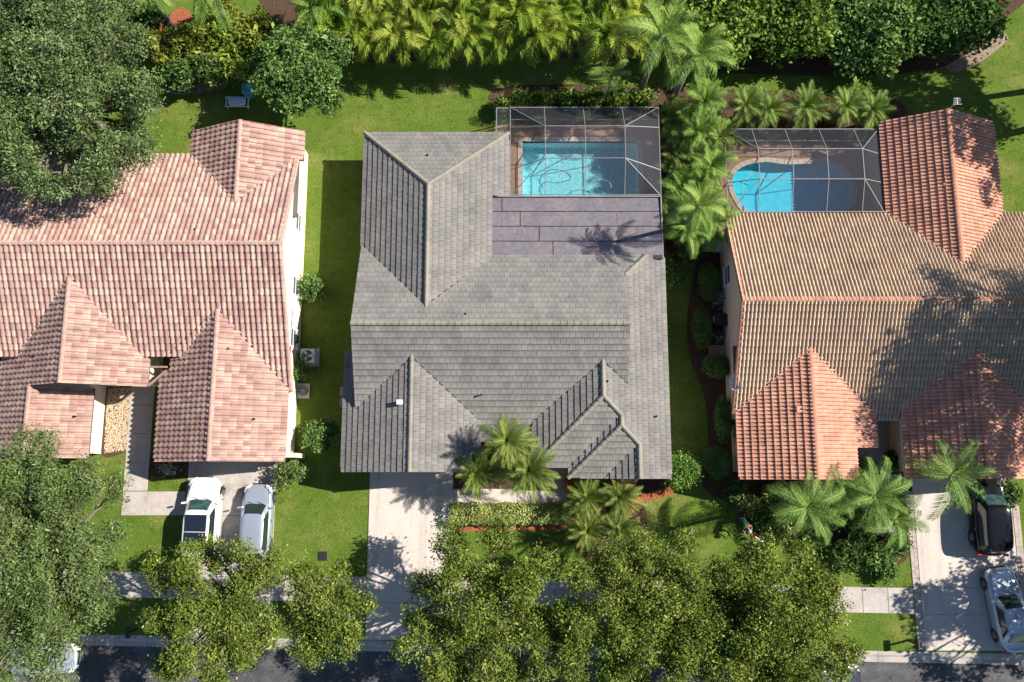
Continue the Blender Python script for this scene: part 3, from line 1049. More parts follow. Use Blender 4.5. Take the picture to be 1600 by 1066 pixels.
# ------------------------------------------------ terracotta house on the right
hr = thing('house', 'peach stucco house with salmon terracotta barrel-tile roof beside the kidney-shaped pool', 'house', (21, 9, 0))
T = [(.56, .305, .215), (.53, .275, .195), (.60, .335, .245), (.545, .29, .205), (.58, .32, .23), (.51, .26, .185),
     (.50, .38, .272), (.475, .355, .252), (.525, .402, .29), (.485, .365, .262), (.51, .39, .28), (.46, .34, .242)]
rr = Roof(hr, 'barrel', .215, .40, T, 'tile_terra', (.46, .215, .14), False)
Z1, Y1, S1, XH = 5.5, 9.42, .483, 12.55
zq = lambda y: Z1 - S1 * abs(y - Y1)
XRR = 32.5
rr.plane((XH, 3.1, zq(3.1)), (XRR, 3.1, zq(3.1)), (20, Y1, Z1), [rect(XH, XRR, 3.1, Y1)], 1)
rr.plane((XRR, 15.2, zq(15.2)), (XH, 15.2, zq(15.2)), (20, Y1, Z1), [rect(XH, XRR, Y1, 15.2)], 1)
rr.plane((22.2, 15, 2.7), (22.2, 20, 2.7), (25.4, 18, 4.4), [rect(22.2, 25.4, 11, 21.0)])
rr.plane((29.0, 15, 2.7), (29.0, 20, 2.7), (25.4, 18, 4.4), [rect(25.4, 29.0, 11, 21.0)])
rr.plane((12.75, 0, 2.7), (12.75, 5, 2.7), (16.55, 3, 4.3), [rect(12.75, 16.55, -.28, 7.3)])
rr.plane((20.6, 0, 2.62), (20.6, 5, 2.62), (16.55, 3, 4.3), [rect(16.55, 20.6, 1.47, 7.3), rect(16.55, 19.25, -.28, 1.47)])
rr.plane((22.12, 0, 2.7), (22.12, 5, 2.7), (25.8, 3, 4.3), [rect(22.12, 25.8, -.24, 7.3)])
rr.plane((29.5, 0, 2.7), (29.5, 5, 2.7), (25.8, 3, 4.3), [rect(25.8, 29.5, -.24, 7.3)])
rr.ridges += [((XH, Y1, Z1), (XRR, Y1, Z1), RL), ((25.4, 21, 4.4), (25.4, 11.9, 4.4), RL), ((16.55, -.28, 4.3), (16.55, 7.1, 4.3), RL),
              ((25.8, -.24, 4.3), (25.8, 7.1, 4.3), RL),
              ((XH + .08, 3.4, zq(3.4)), (XH + .08, Y1, Z1), .0), ((XH + .08, 15.1, zq(15.1)), (XH + .08, Y1, Z1), .0)]
rr.build(3, caprad=.145)
w = MB()
gable_walls(w, 'x', 3.6, Y1, 14.7, 12.95, 32.1, zq(3.6), Z1)
gable_walls(w, 'y', 22.65, 25.4, 28.5, 12, 20.6, 2.85, 4.3)
gable_walls(w, 'y', 13.15, 16.55, 19.0, .15, 6, 2.85, 4.2)
w.box(13.2, 20.2, 1.9, 6, 0, 2.6)
gable_walls(w, 'y', 22.6, 25.8, 29.1, .15, 6, 2.85, 4.2)
w.build('wall', 'peach', hr)
zv = lambda z: Y1 - (Z1 - z) / S1
valleys(hr, [((16.55, zv(4.3), 4.3), (12.8, zv(2.72), 2.72)), ((16.55, zv(4.3), 4.3), (20.6, zv(2.64), 2.64)), ((25.4, 2 * Y1 - zv(4.4), 4.4), (22.25, 2 * Y1 - zv(2.75), 2.75)),
             ((25.4, 2 * Y1 - zv(4.4), 4.4), (28.95, 2 * Y1 - zv(2.75), 2.75))], .07, .08)
garage_door(hr, 23.6, 28.4, .15)
wall_window(hr, 12.95, 11.2, 12.4, .9, 2.1, -1)
for u, v, z, k in ((1310, 454, 4.9, 1), (1472, 451, 4.9, 1), (1250, 640, 3.9, 1), (1478, 290, 4.0, 1), (1276, 446, 4.9, 0), (1435, 450, 4.9, 0)):
    X, Y = at(u, v, z)
    if k:
        m = MB()
        m.box(X - .22, X + .16, Y - .13, Y + .13, z - .2, z + .20, (.50, .25, .17))
        m.box(X - .26, X + .20, Y - .17, Y + .17, z + .20, z + .25, (.52, .27, .18))
        m.build('box_vent', 'tile_terra', hr, True)
    else:
        pipe_vent(hr, X, Y, z, h=.10)
gt = MB()
gt.beam((20.75, 3.06, 2.42), (22.2, 3.06, 2.42), .10, .10)
gt.beam((22.10, 3.1, 2.6), (22.10, -.24, 2.6), .10, .10)
gt.beam((20.72, 3.06, 2.42), (20.72, 1.5, 2.5), .06, .08)
gt.beam((22.08, -.24, 2.6), (21.6, -.05, 2.3), .07, .07)
gt.build('gutter', 'gutter', hr)


# ---------------------------------------------------------------- pools and their decks
def pool(label, outline, deck, mat, depth, hose, deckname):
    t = thing('swimming_pool', label, 'pool', (sum(p[0] for p in outline) / len(outline), sum(p[1] for p in outline) / len(outline), 0))
    b = MB()
    m = len(outline)
    top = [(x, y, .02) for x, y in outline]
    mid = [(x, y, -.18) for x, y in outline]
    low = [(x, y, -depth) for x, y in outline]
    b.mesh(top + mid + low, [(k, (k + 1) % m, (k + 1) % m + m, k + m) for k in range(m)] +
           [(k + m, (k + 1) % m + m, (k + 1) % m + 2 * m, k + 2 * m) for k in range(m)] + [tuple(range(2 * m, 3 * m))])
    b.build('basin', 'plaster', t)
    wt = MB()
    wt.mesh([(x, y, -.10) for x, y in outline], [tuple(range(m))])
    wt.build('water', mat, t)
    cx = sum(p[0] for p in outline) / m
    cy = sum(p[1] for p in outline) / m
    # coping blocks round the rim
    per = [0]
    for k in range(m):
        (x0, y0), (x1, y1) = outline[k], outline[(k + 1) % m]
        per.append(per[-1] + math.hypot(x1 - x0, y1 - y0))
    def along(s):
        s %= per[-1]
        for k in range(m):
            if s <= per[k + 1]:
                f = (s - per[k]) / max(1e-6, per[k + 1] - per[k])
                (x0, y0), (x1, y1) = outline[k], outline[(k + 1) % m]
                nx, ny = (y1 - y0), -(x1 - x0)
                L = math.hypot(nx, ny)
                return x0 + (x1 - x0) * f, y0 + (y1 - y0) * f, nx / L, ny / L
        return (*outline[0], 0, 0)
    n = int(per[-1] / .42)
    cp = None
    for k in range(n):
        a, c = along(per[-1] * k / n + .012), along(per[-1] * (k + 1) / n - .012)
        i0, i1 = (a[0] - a[2] * .03, a[1] - a[3] * .03), (c[0] - c[2] * .03, c[1] - c[3] * .03)
        o0, o1 = (a[0] + a[2] * .28, a[1] + a[3] * .28), (c[0] + c[2] * .28, c[1] + c[3] * .28)
        mb = MB()
        q = [i0, o0, o1, i1]
        ar = sum(q[i][0] * q[(i + 1) % 4][1] - q[(i + 1) % 4][0] * q[i][1] for i in range(4))
        if ar < 0:
            q = q[::-1]
        mb.mesh([(x, y, .075) for x, y in q] + [(x, y, .02) for x, y in q],
                [(0, 1, 2, 3)] + [(i + 4, (i + 1) % 4 + 4, (i + 1) % 4, i) for i in range(4)])
        mb.build('coping_stone', 'coping', t)
    h = MB()
    h.tube([(x, y, z) for x, y, z in hose], .022, 6)
    ho = h.build('pool_hose', 'hose', None, smooth=True)
    tag(ho, 'pale vacuum hose floating in the ' + label.split(' with')[0], 'hose')
    flat(deckname, [deck, outline[::-1]], .032, 'deckpav', thick=.3)
    return t


oc = [(.65, 16.7), (8.05, 16.7), (8.05, 20.95), (.65, 20.95)]
hz = [(3.2, 18.6), (3.0, 19.1), (3.6, 19.75), (4.6, 19.7), (5.0, 19.2), (4.2, 18.9), (3.4, 18.95), (3.0, 18.5), (3.3, 17.9), (4.2, 17.7),
      (5.3, 18.4), (6.1, 18.3), (6.3, 17.8)]
def smooth3(p, z, n=5):
    out = []
    for i in range(len(p) - 1):
        p0, p1, p2, p3 = (Vector(p[min(max(i + k - 1, 0), len(p) - 1)]) for k in range(4))
        for k in range(n):
            t = k / n
            v = .5 * ((2 * p1) + (p2 - p0) * t + (2 * p0 - 5 * p1 + 4 * p2 - p3) * t * t + (3 * p1 - p0 - 3 * p2 + p3) * t ** 3)
            out.append((v.x, v.y, z))
    return out
pool('rectangular turquoise pool with coping behind the grey-roofed house', oc, DECK_C, 'water_a', 1.15, smooth3(hz, -.085), 'pool_deck')
kr = spline([at(u, v) for u, v in ((1137, 283), (1145, 310), (1170, 338), (1230, 345), (1300, 342), (1332, 322), (1338, 295), (1325, 268), (1295, 250),
                                   (1262, 250), (1228, 251), (1195, 247), (1160, 254), (1142, 268))], 5)
hz2 = [at(u, v) for u, v in ((1195, 278), (1175, 272), (1160, 290), (1165, 312), (1178, 330), (1200, 338))]
pool('kidney-shaped deep blue pool with pale rim beside the terracotta roof', kr[::-1], DECK_R, 'water_b', .80, smooth3(hz2, -.085), 'pool_deck')


# ---------------------------------------------------------------- screened pool cages
def cage(label, x0, x1, ya, yb, xs, yt0, yt1, zt, ze, zh, side_ys):
    """mansard cage: walls up to ze, sloping panels to a flat top at zt, leaning on the house at y=ya"""
    t = thing('pool_enclosure', label, 'screen cage', ((x0 + x1) / 2, (ya + yb) / 2, 0))
    A = .042
    def bm(p, q, wd=A):
        m = MB()
        m.beam(p, q, wd)
        m.build('beam', 'frame_al', t)
    def post(x, y, z):
        m = MB()
        m.beam((x, y, .0), (x, y, z), A)
        m.build('post', 'frame_al', t)
    def panel(*pts):
        m = MB()
        c = Vector((0, 0, 0))
        for p in pts:
            c += Vector(p)
        c /= len(pts)
        q = [tuple(Vector(p) + (c - Vector(p)) * .012) for p in pts]
        m.quad(q)
        m.build('screen_panel', 'screen', t)
    n = len(xs)
    back = [(x0, yb, ze)] + [(x, yb, ze) for x in xs] + [(x1, yb, ze)]
    for p in back:
        post(*p)
    for p, q in zip(back, back[1:]):
        bm(p, q)
        bm((p[0], p[1], .9), (q[0], q[1], .9), .05)
        panel((p[0], p[1], .05), (q[0], q[1], .05), (q[0], q[1], .9), (p[0], p[1], .9))
        panel((p[0], p[1], .9), (q[0], q[1], .9), q, p)
    T1 = [(x, yt1, zt) for x in xs]
    T0 = [(x, yt0, zt) for x in xs]
    H = [(x, ya, zh) for x in xs]
    for k in range(n):
        bm((xs[k], yb, ze), T1[k])
        bm(T1[k], T0[k])
        bm(T0[k], H[k])
        if k + 1 < n:
            bm(T1[k], T1[k + 1])
            bm(T0[k], T0[k + 1])
            panel((xs[k], yb, ze), (xs[k + 1], yb, ze), T1[k + 1], T1[k])
            panel(T1[k], T1[k + 1], T0[k + 1], T0[k])
            panel(T0[k], T0[k + 1], H[k + 1], H[k])
    for xo, i in ((x0, 0), (x1, n - 1)):
        ys = [yb] + list(side_ys) + [ya]
        bm((xo, yb, ze), (xo, ya, ze))
        bm((xo, yb, ze), T1[i])
        bm((xo, ya, ze), T0[i])
        bm((xo, side_ys[-1], ze), T0[i])
        bm((xo, side_ys[0], ze), T1[i])
        panel((xo, yb, ze), (xs[i], yb, ze), T1[i])
        panel((xo, yb, ze), (xo, side_ys[0], ze), T1[i])
        panel((xo, side_ys[0], ze), (xo, side_ys[-1], ze), T0[i], T1[i])
        panel((xo, side_ys[-1], ze), (xo, ya, ze), T0[i])
        panel((xo, ya, ze), H[i], T0[i])
        for y in ys[1:]:
            post(xo, y, ze)
        for p, q in zip(ys, ys[1:]):
            panel((xo, p, .05), (xo, q, .05), (xo, q, ze), (xo, p, ze))
    bm((x0, ya, zh - .02), (x1, ya, zh - .02))
    return t


cg = cage('screened cage over the rectangular pool with grey aluminium frame', -.10, 8.9, 16.36, 22.0, [1.96, 4.33, 6.68], 18.34, 20.34, 3.6, 2.6, 2.86, [20.7, 18.0])
sb = MB()
for p, q in (((-.94, 22, 0), (-.94, 22, 2.5)), ((-.94, 20.45, 0), (-.94, 20.45, 2.5)), ((-.94, 20.45, 2.5), (-.94, 22, 2.5)), ((-.94, 22, 2.5), (-.2, 22, 2.5)),
             ((-.2, 22, 2.5), (-.2, 20.45, 2.5))):
    sb.beam(p, q, .06)
sb.build('side_bay_frame', 'frame_al', cg)
sb = MB()
sb.quad([(-.92, 20.47, 2.5), (-.22, 20.47, 2.5), (-.22, 21.98, 2.5), (-.92, 21.98, 2.5)])
sb.build('screen_panel', 'screen', cg)
sb = MB()
sb.quad([(-.94, 20.47, .05), (-.94, 21.98, .05), (-.94, 21.98, 2.47), (-.94, 20.47, 2.47)])
sb.build('screen_panel', 'screen', cg)
cage('screened cage over the kidney-shaped pool with pale bowed bars', 12.85, 22.15, 15.28, 20.6, [14.5, 16.5, 18.55, 20.65], 17.05, 18.92, 3.6, 2.6, 2.95, [19.0, 17.2])


# ---------------------------------------------------------------- foliage
def leaf_mesh(name, pos, nrm, size, cols, rng, aspect=.5, fold=0.0):
    """many small leaf faces (one kite each) as one mesh, numpy built"""
    n = len(pos)
    nrm = nrm / np.linalg.norm(nrm, axis=1, keepdims=True)
    r = rng.normal(size=(n, 3))
    a = np.cross(nrm, r)
    a /= np.linalg.norm(a, axis=1, keepdims=True)
    b = np.cross(nrm, a)
    s = size[:, None]
    V = np.stack([pos - a * s * .5, pos + b * s * aspect * .5 + a * s * .08, pos + a * s * .5, pos - b * s * aspect * .5 + a * s * .08], 1).reshape(-1, 3)
    me = bpy.data.meshes.new(name)
    me.vertices.add(4 * n)
    me.vertices.foreach_set('co', V.astype(np.float32).ravel())
    me.loops.add(4 * n)
    me.loops.foreach_set('vertex_index', np.arange(4 * n, dtype=np.int32))
    me.polygons.add(n)
    me.polygons.foreach_set('loop_start', np.arange(0, 4 * n, 4, dtype=np.int32))
    me.polygons.foreach_set('loop_total', np.full(n, 4, np.int32))
    me.update()
    at_ = me.color_attributes.new('Col', 'FLOAT_COLOR', 'POINT')
    c = np.ones((4 * n, 4), np.float32)
    c[:, :3] = np.repeat(cols, 4, 0)
    at_.data.foreach_set('color', c.ravel())
    return me


def blob_foliage(name, blobs, n_cl, per, leaf, cr, pal, seed, up=.55, shell=(.72, 1.04), aspect=.5, under=-.35):
    """leaf clusters spread over the outer part of each blob; pal: (colour, weight) list"""
    rng = np.random.default_rng(seed)
    B = np.array(blobs, float)
    wgt = B[:, 3] * B[:, 4] + B[:, 3] * B[:, 5]
    bi = rng.choice(len(B), n_cl, p=wgt / wgt.sum())
    d = rng.normal(size=(n_cl, 3))
    d /= np.linalg.norm(d, axis=1, keepdims=True)
    d[:, 2] = np.where(d[:, 2] < under, -d[:, 2], d[:, 2])
    rad_ = rng.uniform(shell[0], shell[1], (n_cl, 1))
    cc = B[bi, :3] + d * B[bi, 3:6] * rad_
    cols = np.array([p[0] for p in pal])
    pw = np.array([p[1] for p in pal], float)
    ccol = cols[rng.choice(len(cols), n_cl, p=pw / pw.sum())] * rng.uniform(.60, 1.38, (n_cl, 1))
    n = n_cl * per
    off = rng.normal(size=(n, 3)) * cr * np.repeat(rng.uniform(.65, 1.45, (n_cl, 1)), per, 0) * np.array((1, 1, .65))
    pos = np.repeat(cc, per, 0) + off
    nr = np.repeat(d, per, 0) * .45 + np.array((0, 0, up * .5)) + rng.normal(size=(n, 3)) * .8
    size = leaf * np.repeat(rng.uniform(.8, 1.3, n_cl), per) * np.exp(rng.normal(0, .28, n))
    col = np.repeat(ccol, per, 0) * rng.uniform(.75, 1.25, (n, 1))
    pos[:, 2] = np.maximum(pos[:, 2], .03)
    return leaf_mesh(name, pos, nr, size, col, rng, aspect)


def crown_blobs(rx, ry, rz, n, seed, zc, frac=(.13, .21), flat_=.8):
    """lumps of a crown about (0,0,zc): limbs end in clumps of uneven size and height, with gaps left between them"""
    r = random.Random(seed)
    out = []
    for k in range(n):
        f = (k + .5) / n
        ang = k * 2.39996 + r.uniform(-.45, .45)
        rho = math.sqrt(f) * .88 * r.uniform(.86, 1.08) * (1 + .10 * math.sin(3 * ang + seed))
        h = math.sqrt(max(0, 1 - min(1, rho) ** 2)) * r.uniform(.25, .95)
        if k % 4 == 3:
            h = r.uniform(-.45, .15)
        s = r.uniform(*frac) * (1.15 - .3 * rho)
        out.append((rho * math.cos(ang) * rx, rho * math.sin(ang) * ry, zc + h * rz, s * rx, s * ry, s * min(rx, ry) * flat_))
    return out


PAL_OAK = [((0.112, 0.163, 0.061), 5), ((0.152, 0.202, 0.083), 3), ((0.068, 0.107, 0.036), 2), ((0.205, 0.241, 0.135), .9)]
PAL_OLIVE = [((0.118, 0.168, 0.054), 5), ((0.152, 0.202, 0.074), 3), ((0.080, 0.120, 0.038), 2), ((0.205, 0.232, 0.117), .9)]
PAL_STREET = [((0.133, 0.182, 0.032), 5), ((0.182, 0.225, 0.047), 3), ((0.076, 0.112, 0.022), 2.2), ((0.243, 0.258, 0.063), 1)]
PAL_MANGO = [((0.110, 0.185, 0.050), 5), ((0.152, 0.232, 0.072), 3), ((0.072, 0.129, 0.032), 2)]
PAL_HEDGE = [((0.125, 0.194, 0.034), 5), ((0.175, 0.245, 0.050), 3), ((0.080, 0.133, 0.025), 2)]
PAL_DARK = [((0.062, 0.116, 0.030), 5), ((0.090, 0.152, 0.040), 3), ((0.179, 0.232, 0.100), .6)]
PAL_VAR = [((0.246, 0.287, 0.085), 4), ((0.336, 0.366, 0.140), 3), ((0.146, 0.207, 0.050), 3)]
PAL_LIME = [((0.152, 0.219, 0.032), 4), ((0.190, 0.241, 0.041), 3), ((0.099, 0.163, 0.027), 2)]
PAL_ROUND = [((0.129, 0.232, 0.045), 5), ((0.168, 0.275, 0.060), 3), ((0.095, 0.183, 0.035), 2)]


def tree_at(name, label, u, v, zc, rx, ry, rz, trunk_px, nb, n_cl, per, leaf, cr, pal, seed, group=None, cat='tree', trunk_r=.22, bark='bark', shell=(.55, 1.04),
            frac=(.13, .21), aspect=.5, xy=None):
    """tree whose crown centre stands over the surveyed place (u, v) at height zc"""
    cx, cy = xy or at(u, v, zc)
    bx, by = (cx + trunk_px[0], cy + trunk_px[1])
    t = thing(name, label, cat, (bx, by, 0), group)
    blobs = [(b[0] + cx - bx, b[1] + cy - by, *b[2:]) for b in crown_blobs(rx, ry, rz, nb, seed, zc, frac)]
    child('crown', blob_foliage('crown', blobs, n_cl, per, leaf, cr, pal, seed, shell=shell, aspect=aspect), 'leaf', t)
    r = random.Random(seed + 1)
    m = MB()
    fork = zc - rz * .9
    ox, oy = (cx - bx) * .5, (cy - by) * .5
    m.tube([(0, 0, -.05), (ox * .3, oy * .3, fork * .5), (ox, oy, fork)], [trunk_r * 1.25, trunk_r, trunk_r * .85], 10)
    for b in blobs:
        p1 = Vector((ox, oy, fork - .1))
        p2 = Vector(b[:3])
        mid = (p1 + p2) / 2 + Vector((r.uniform(-.4, .4), r.uniform(-.4, .4), r.uniform(0, .6)))
        m.tube([p1, mid, p2], [trunk_r * .5, trunk_r * .3, trunk_r * .10], 6)
        for k in range(4):
            q = p2 + Vector((r.uniform(-1, 1) * b[3], r.uniform(-1, 1) * b[4], r.uniform(0, .9) * b[5]))
            mm = mid.lerp(p2, r.uniform(.3, .9))
            m.tube([mm, (mm + q) / 2 + Vector((0, 0, .1)), q], [trunk_r * .16, trunk_r * .11, .012], 5)
    child('trunk', m.data('trunk', smooth=True), bark, t)
    return t


tree_at('oak_tree', 'huge grey-green oak overhanging the pink tiled roof at its back', 92, 152, 6.2, 7.3, 6.9, 3.3, (-.6, .6), 84, 4500, 30, .135, .20, PAL_OAK, 11,
        trunk_r=.38, frac=(.115, .185))
tree_at('oak_tree', 'feathery olive-green oak in front of the pink-roofed house by the kerb', 48, 870, 5.2, 5.5, 7.4, 3.0, (.2, .2), 70, 3300, 28, .15, .20, PAL_OLIVE, 12,
        trunk_r=.32, frac=(.12, .19), aspect=.34)
SG = 'street trees along the verge'
tree_at('street_tree', 'yellow-green street tree overhanging the white car and grey hatchback', 350, 950, 5.0, 4.4, 4.3, 2.4, (.6, .3), 46, 1800, 32, .12, .17, PAL_STREET, 13, SG, bark='bark_pale', frac=(.12, .20))
tree_at('street_tree', 'small yellow-green street tree beside the left edge of the middle driveway', 520, 955, 4.6, 2.4, 2.9, 1.6, (.3, .2), 22, 620, 32, .115, .18, PAL_STREET, 14, SG, bark='bark_pale', frac=(.16, .28))
tree_at('street_tree', 'open-crowned yellow-green street tree beside the right edge of the middle driveway', 757, 955, 5.2, 4.7, 4.9, 2.6, (.0, .5), 40, 1700, 32, .125, .17, PAL_STREET, 15, SG, bark='bark_pale', frac=(.13, .21))
tree_at('street_tree', 'dense green street tree in front of the spiky palms of the grey house', 995, 962, 5.2, 4.7, 4.7, 2.8, (-.3, .4), 60, 2500, 32, .115, .18, PAL_STREET, 16, SG, bark='bark_pale', frac=(.13, .20))
tree_at('street_tree', 'dense rounded street tree between the pavement and the dark parked car', 1186, 970, 5.4, 4.8, 4.5, 2.8, (-.6, .4), 76, 3200, 32, .115, .18, PAL_STREET, 17, SG, bark='bark_pale', frac=(.14, .21))
tree_at('mango_tree', 'fresh green round-crowned tree behind the pink-roofed house', 472, 116, 3.4, 3.0, 2.75, 1.7, (.3, -.1), 44, 1500, 22, .18, .18, PAL_MANGO, 18, trunk_r=.16, frac=(.18, .27))
tree_at('shade_tree', 'broad tree standing beyond the back corner of the terracotta house', 0, 0, 7.6, 4.6, 5.2, 2.4, (.3, .3), 36, 620, 14, .24, .24, PAL_OAK, 19, xy=(34.0, 21.8))
tree_at('shade_tree', 'tall tree standing beside the far gable end of the terracotta house', 0, 0, 9.3, 5.6, 7.4, 2.8, (.8, 0), 80, 1500, 20, .20, .26, PAL_OAK, 20, xy=(33.0, 6.8))
tree_at('shade_tree', 'spreading tree standing on the lawn beyond the sandy path', 0, 0, 7.0, 4.6, 4.0, 2.2, (.5, -.6), 40, 900, 14, .24, .24, PAL_OAK, 23, xy=(35.8, 25.6))
tree_at('shade_tree', 'street-side tree standing beyond the brick-edged driveway', 0, 0, 5.6, 4.4, 4.2, 2.0, (.6, .2), 40, 900, 16, .20, .22, PAL_STREET, 21, xy=(34.2, -6.4))
tree_at('shade_tree', 'street tree on the verge across the road', 0, 0, 5.6, 4.2, 3.0, 2.0, (.6, .2), 40, 900, 16, .20, .22, PAL_STREET, 22, xy=(34.5, -14.0))


def bush(name, label, u, v, r, h, pal, seed, leaf=.13, n=None, group=None, cat='shrub', ry=None, mat='leaf', lumps=5, cr=.13, aspect=.55, shell=(.7, 1.05)):
    """leafy shrub: stems and a lumpy body of leaves"""
    X, Y = at(u, v, h * .6)
    t = thing(name, label, cat, (X, Y, 0), group)
    ry = ry or r
    rn = random.Random(seed)
    bl = [(0, 0, h * .45, r * .85, ry * .85, h * .5)]
    for k in range(lumps):
        a = k * 2.4 + rn.uniform(-.3, .3)
        f = rn.uniform(.35, .62)
        bl.append((math.cos(a) * r * f, math.sin(a) * ry * f, h * rn.uniform(.5, .72), r * rn.uniform(.36, .5), ry * rn.uniform(.36, .5), h * rn.uniform(.26, .34)))
    n = n or int(110 * (r * ry) / leaf * .13 + 60)
    child('foliage', blob_foliage('foliage', bl, n, 12, leaf, cr, pal, seed, shell=shell, under=-.2, aspect=aspect), mat, t)
    m = MB()
    for k in range(5):
        a = k * 1.26
        m.tube([(0, 0, 0), (math.cos(a) * r * .25, math.sin(a) * ry * .25, h * .35), (math.cos(a) * r * .5, math.sin(a) * ry * .5, h * .7)], [.03, .022, .01], 5)
    child('stem', m.data('stem'), 'bark', t)
    return t


bush('shrub', 'bright green shrub under the middle window of the cream side wall', 487, 452, .95, 1.5, PAL_MANGO, 31)
bush('shrub', 'small green shrub between the air conditioner and the coiled hose', 466, 578, .62, 1.2, PAL_MANGO, 32)
bush('shrub', 'loose green shrub on the shaded lawn beside the pink garage wall', 502, 680, 1.2, 1.7, PAL_MANGO, 33, leaf=.17)
bush('shrub', 'sparse twiggy shrub by the bonnet of the grey hatchback', 450, 738, 1.05, 1.5, PAL_OLIVE, 34, n=110, shell=(.3, 1.1))
bush('shrub', 'clipped round bright green bush at the front corner of the grey house', 1063, 736, 1.05, 1.7, PAL_ROUND, 35, leaf=.12, n=520, lumps=9)
bush('shrub', 'small shrub against the side wall of the grey house below the lanai', 1050, 432, .75, 1.3, PAL_MANGO, 36)
BG = 'shrubs along the back of the rectangular pool cage'
for k, (u, v, r) in enumerate(((786, 166, .62), (815, 158, .75), (850, 154, .8), (885, 152, .75), (925, 152, .8), (965, 154, .8), (1003, 154, .75))):
    bush('shrub', 'leafy green shrub in the row behind the rectangular pool cage', u, v, r, 1.1, PAL_HEDGE, 40 + k, leaf=.16, group=BG)
PAL_CLIP = [((.135, .205, .060), 5), ((.175, .25, .075), 3), ((.10, .155, .045), 2)]
CB = 'clipped dark bushes along the terracotta side wall'
for k, (u, v, r, ry, h, lb) in enumerate(((1097, 512, .60, 1.45, 1.2, 'tall clipped dark bush beside the barbecue grill'),
                                          (1120, 572, .95, .75, 1.3, 'wide clipped dark bush beside the wooden bench'),
                                          (1131, 655, .55, 1.55, 1.3, 'long clipped dark bush beside the garage wall of the terracotta house'),
                                          (1107, 440, .60, 1.35, 1.1, 'clipped dark bush next to the white flowers by the peach wall'),
                                          (1122, 722, .9, .95, 1.3, 'rounded dark bush at the front end of the shady mulch bed'))):
    bush('clipped_bush', lb, u, v, r, h, PAL_CLIP, 50 + k, leaf=.075, n=1100, group=CB, ry=ry, mat='hedgeleaf', lumps=3, cr=.06, shell=(.92, 1.01))
for k, (u, v, r, lb, pal) in enumerate(((1172, 790, .68, 'pale variegated bush below the terracotta garage eave', PAL_VAR), (1208, 775, .65, 'variegated bush hard against the terracotta garage front', PAL_VAR),
                                        (1216, 829, .9, 'round cream-and-green variegated bush beside the bending gardener', PAL_VAR), (1192, 812, .6, 'dull green bush behind the gardener', PAL_DARK),
                                        (1325, 868, 1.0, 'dark leafy bush at the tip of the front mulch bed', PAL_DARK), (1368, 872, .9, 'dark green bush under the feathery palm by the brick edge', PAL_MANGO),
                                        (1402, 850, .8, 'blue-green shrub next to the brick driveway edge', PAL_DARK), (1345, 830, .8, 'glossy dark shrub in the middle of the front mulch bed', PAL_DARK),
                                        (1290, 812, .7, 'leafy light green shrub in the front mulch bed', PAL_MANGO), (1270, 842, .6, 'low dark shrub along the mulch edge', PAL_DARK),
                                        (1350, 735, .9, 'grey-leaved shrub in the entry corner of the terracotta house', PAL_OAK), (1400, 720, .6, 'dark shrub by the white downpipe', PAL_DARK),
                                        (1575, 770, .8, 'dark shrub beside the black car bonnet', PAL_DARK),
                                        (1300, 775, .8, 'dark glossy bush under the eave beside the entry palm', PAL_DARK), (1325, 795, .8, 'mid-green bush between the two front palms', PAL_MANGO),
                                        (1235, 770, .7, 'low olive bush against the middle of the terracotta garage front', PAL_OLIVE), (1395, 800, .9, 'dark bush beside the entry walk', PAL_DARK),
                                        (1385, 890, .7, 'small leafy bush at the lawn edge of the front mulch bed', PAL_MANGO), (1258, 815, .7, 'dark bush right of the cream-and-green bush', PAL_DARK),
                                        (1150, 770, .6, 'low dark bush at the garage corner of the terracotta house', PAL_DARK))):
    bush('shrub', lb, u, v, r, 1.0, pal, 60 + k, leaf=.15)
bush('plumeria_shrub', 'plumeria with big pale rosettes of leaves on the left back lawn', 362, 108, 1.15, 2.2, PAL_LIME, 80, leaf=.42, n=40, cr=.22, aspect=.28)
PAL_BK = [((.17, .20, .035), 5), ((.22, .24, .045), 3), ((.12, .15, .03), 2)]
LG = 'bushes of the hedge behind the left back lawn'
for k, (u, v, r, pl) in enumerate(((262, 78, 1.4, PAL_BK), (312, 68, 1.5, PAL_BK), (362, 55, 1.5, PAL_LIME), (405, 48, 1.6, PAL_BK), (230, 28, 1.4, PAL_DARK), (345, 22, 1.3, PAL_BK), (285, 118, .9, PAL_DARK), (330, 112, .9, PAL_DARK))):
    bush('hedge_bush', {id(PAL_BK): 'yellow-green bush in the hedge behind the left back lawn', id(PAL_LIME): 'golden bush in the hedge behind the left back lawn', id(PAL_DARK): 'dark bush in the hedge behind the left back lawn'}[id(pl)], u, v, r, 2.3, pl, 85 + k, leaf=.2, n=260, group=LG)
HG = 'tall leafy bushes of the hedge behind the right pool'
rh = random.Random(4)
for k in range(16):
    u = 1075 + (k % 8) * 62 + rh.uniform(-14, 14)
    v = (56 if k < 8 else 4) + rh.uniform(-10, 10) - (max(0, u - 1400) * .12)
    bush('hedge_bush', ('bright yellow-green tall bush in the thick hedge behind the small palms' if k % 8 < 4 else ('very dark tall bush in the thick hedge next to the sandy path' if k % 8 > 5 else 'fresh green tall bush in the thick hedge between the bright and the dark bushes')), u, v, rh.uniform(1.6, 2.3), rh.uniform(2.8, 3.6), PAL_HEDGE if k % 8 < 4 else (PAL_DARK if k % 8 > 5 else PAL_MANGO),
         100 + k, leaf=.27, n=560, group=HG, cr=.26, lumps=12, shell=(.6, 1.15))
RC = 'red-leaved cordylines behind the kidney-shaped pool'
PAL_RED = [((.25, .035, .02), 4), ((.33, .10, .03), 2), ((.14, .03, .02), 2)]
PAL_ORG = [((.52, .19, .03), 4), ((.42, .10, .03), 2), ((.40, .28, .05), 2)]
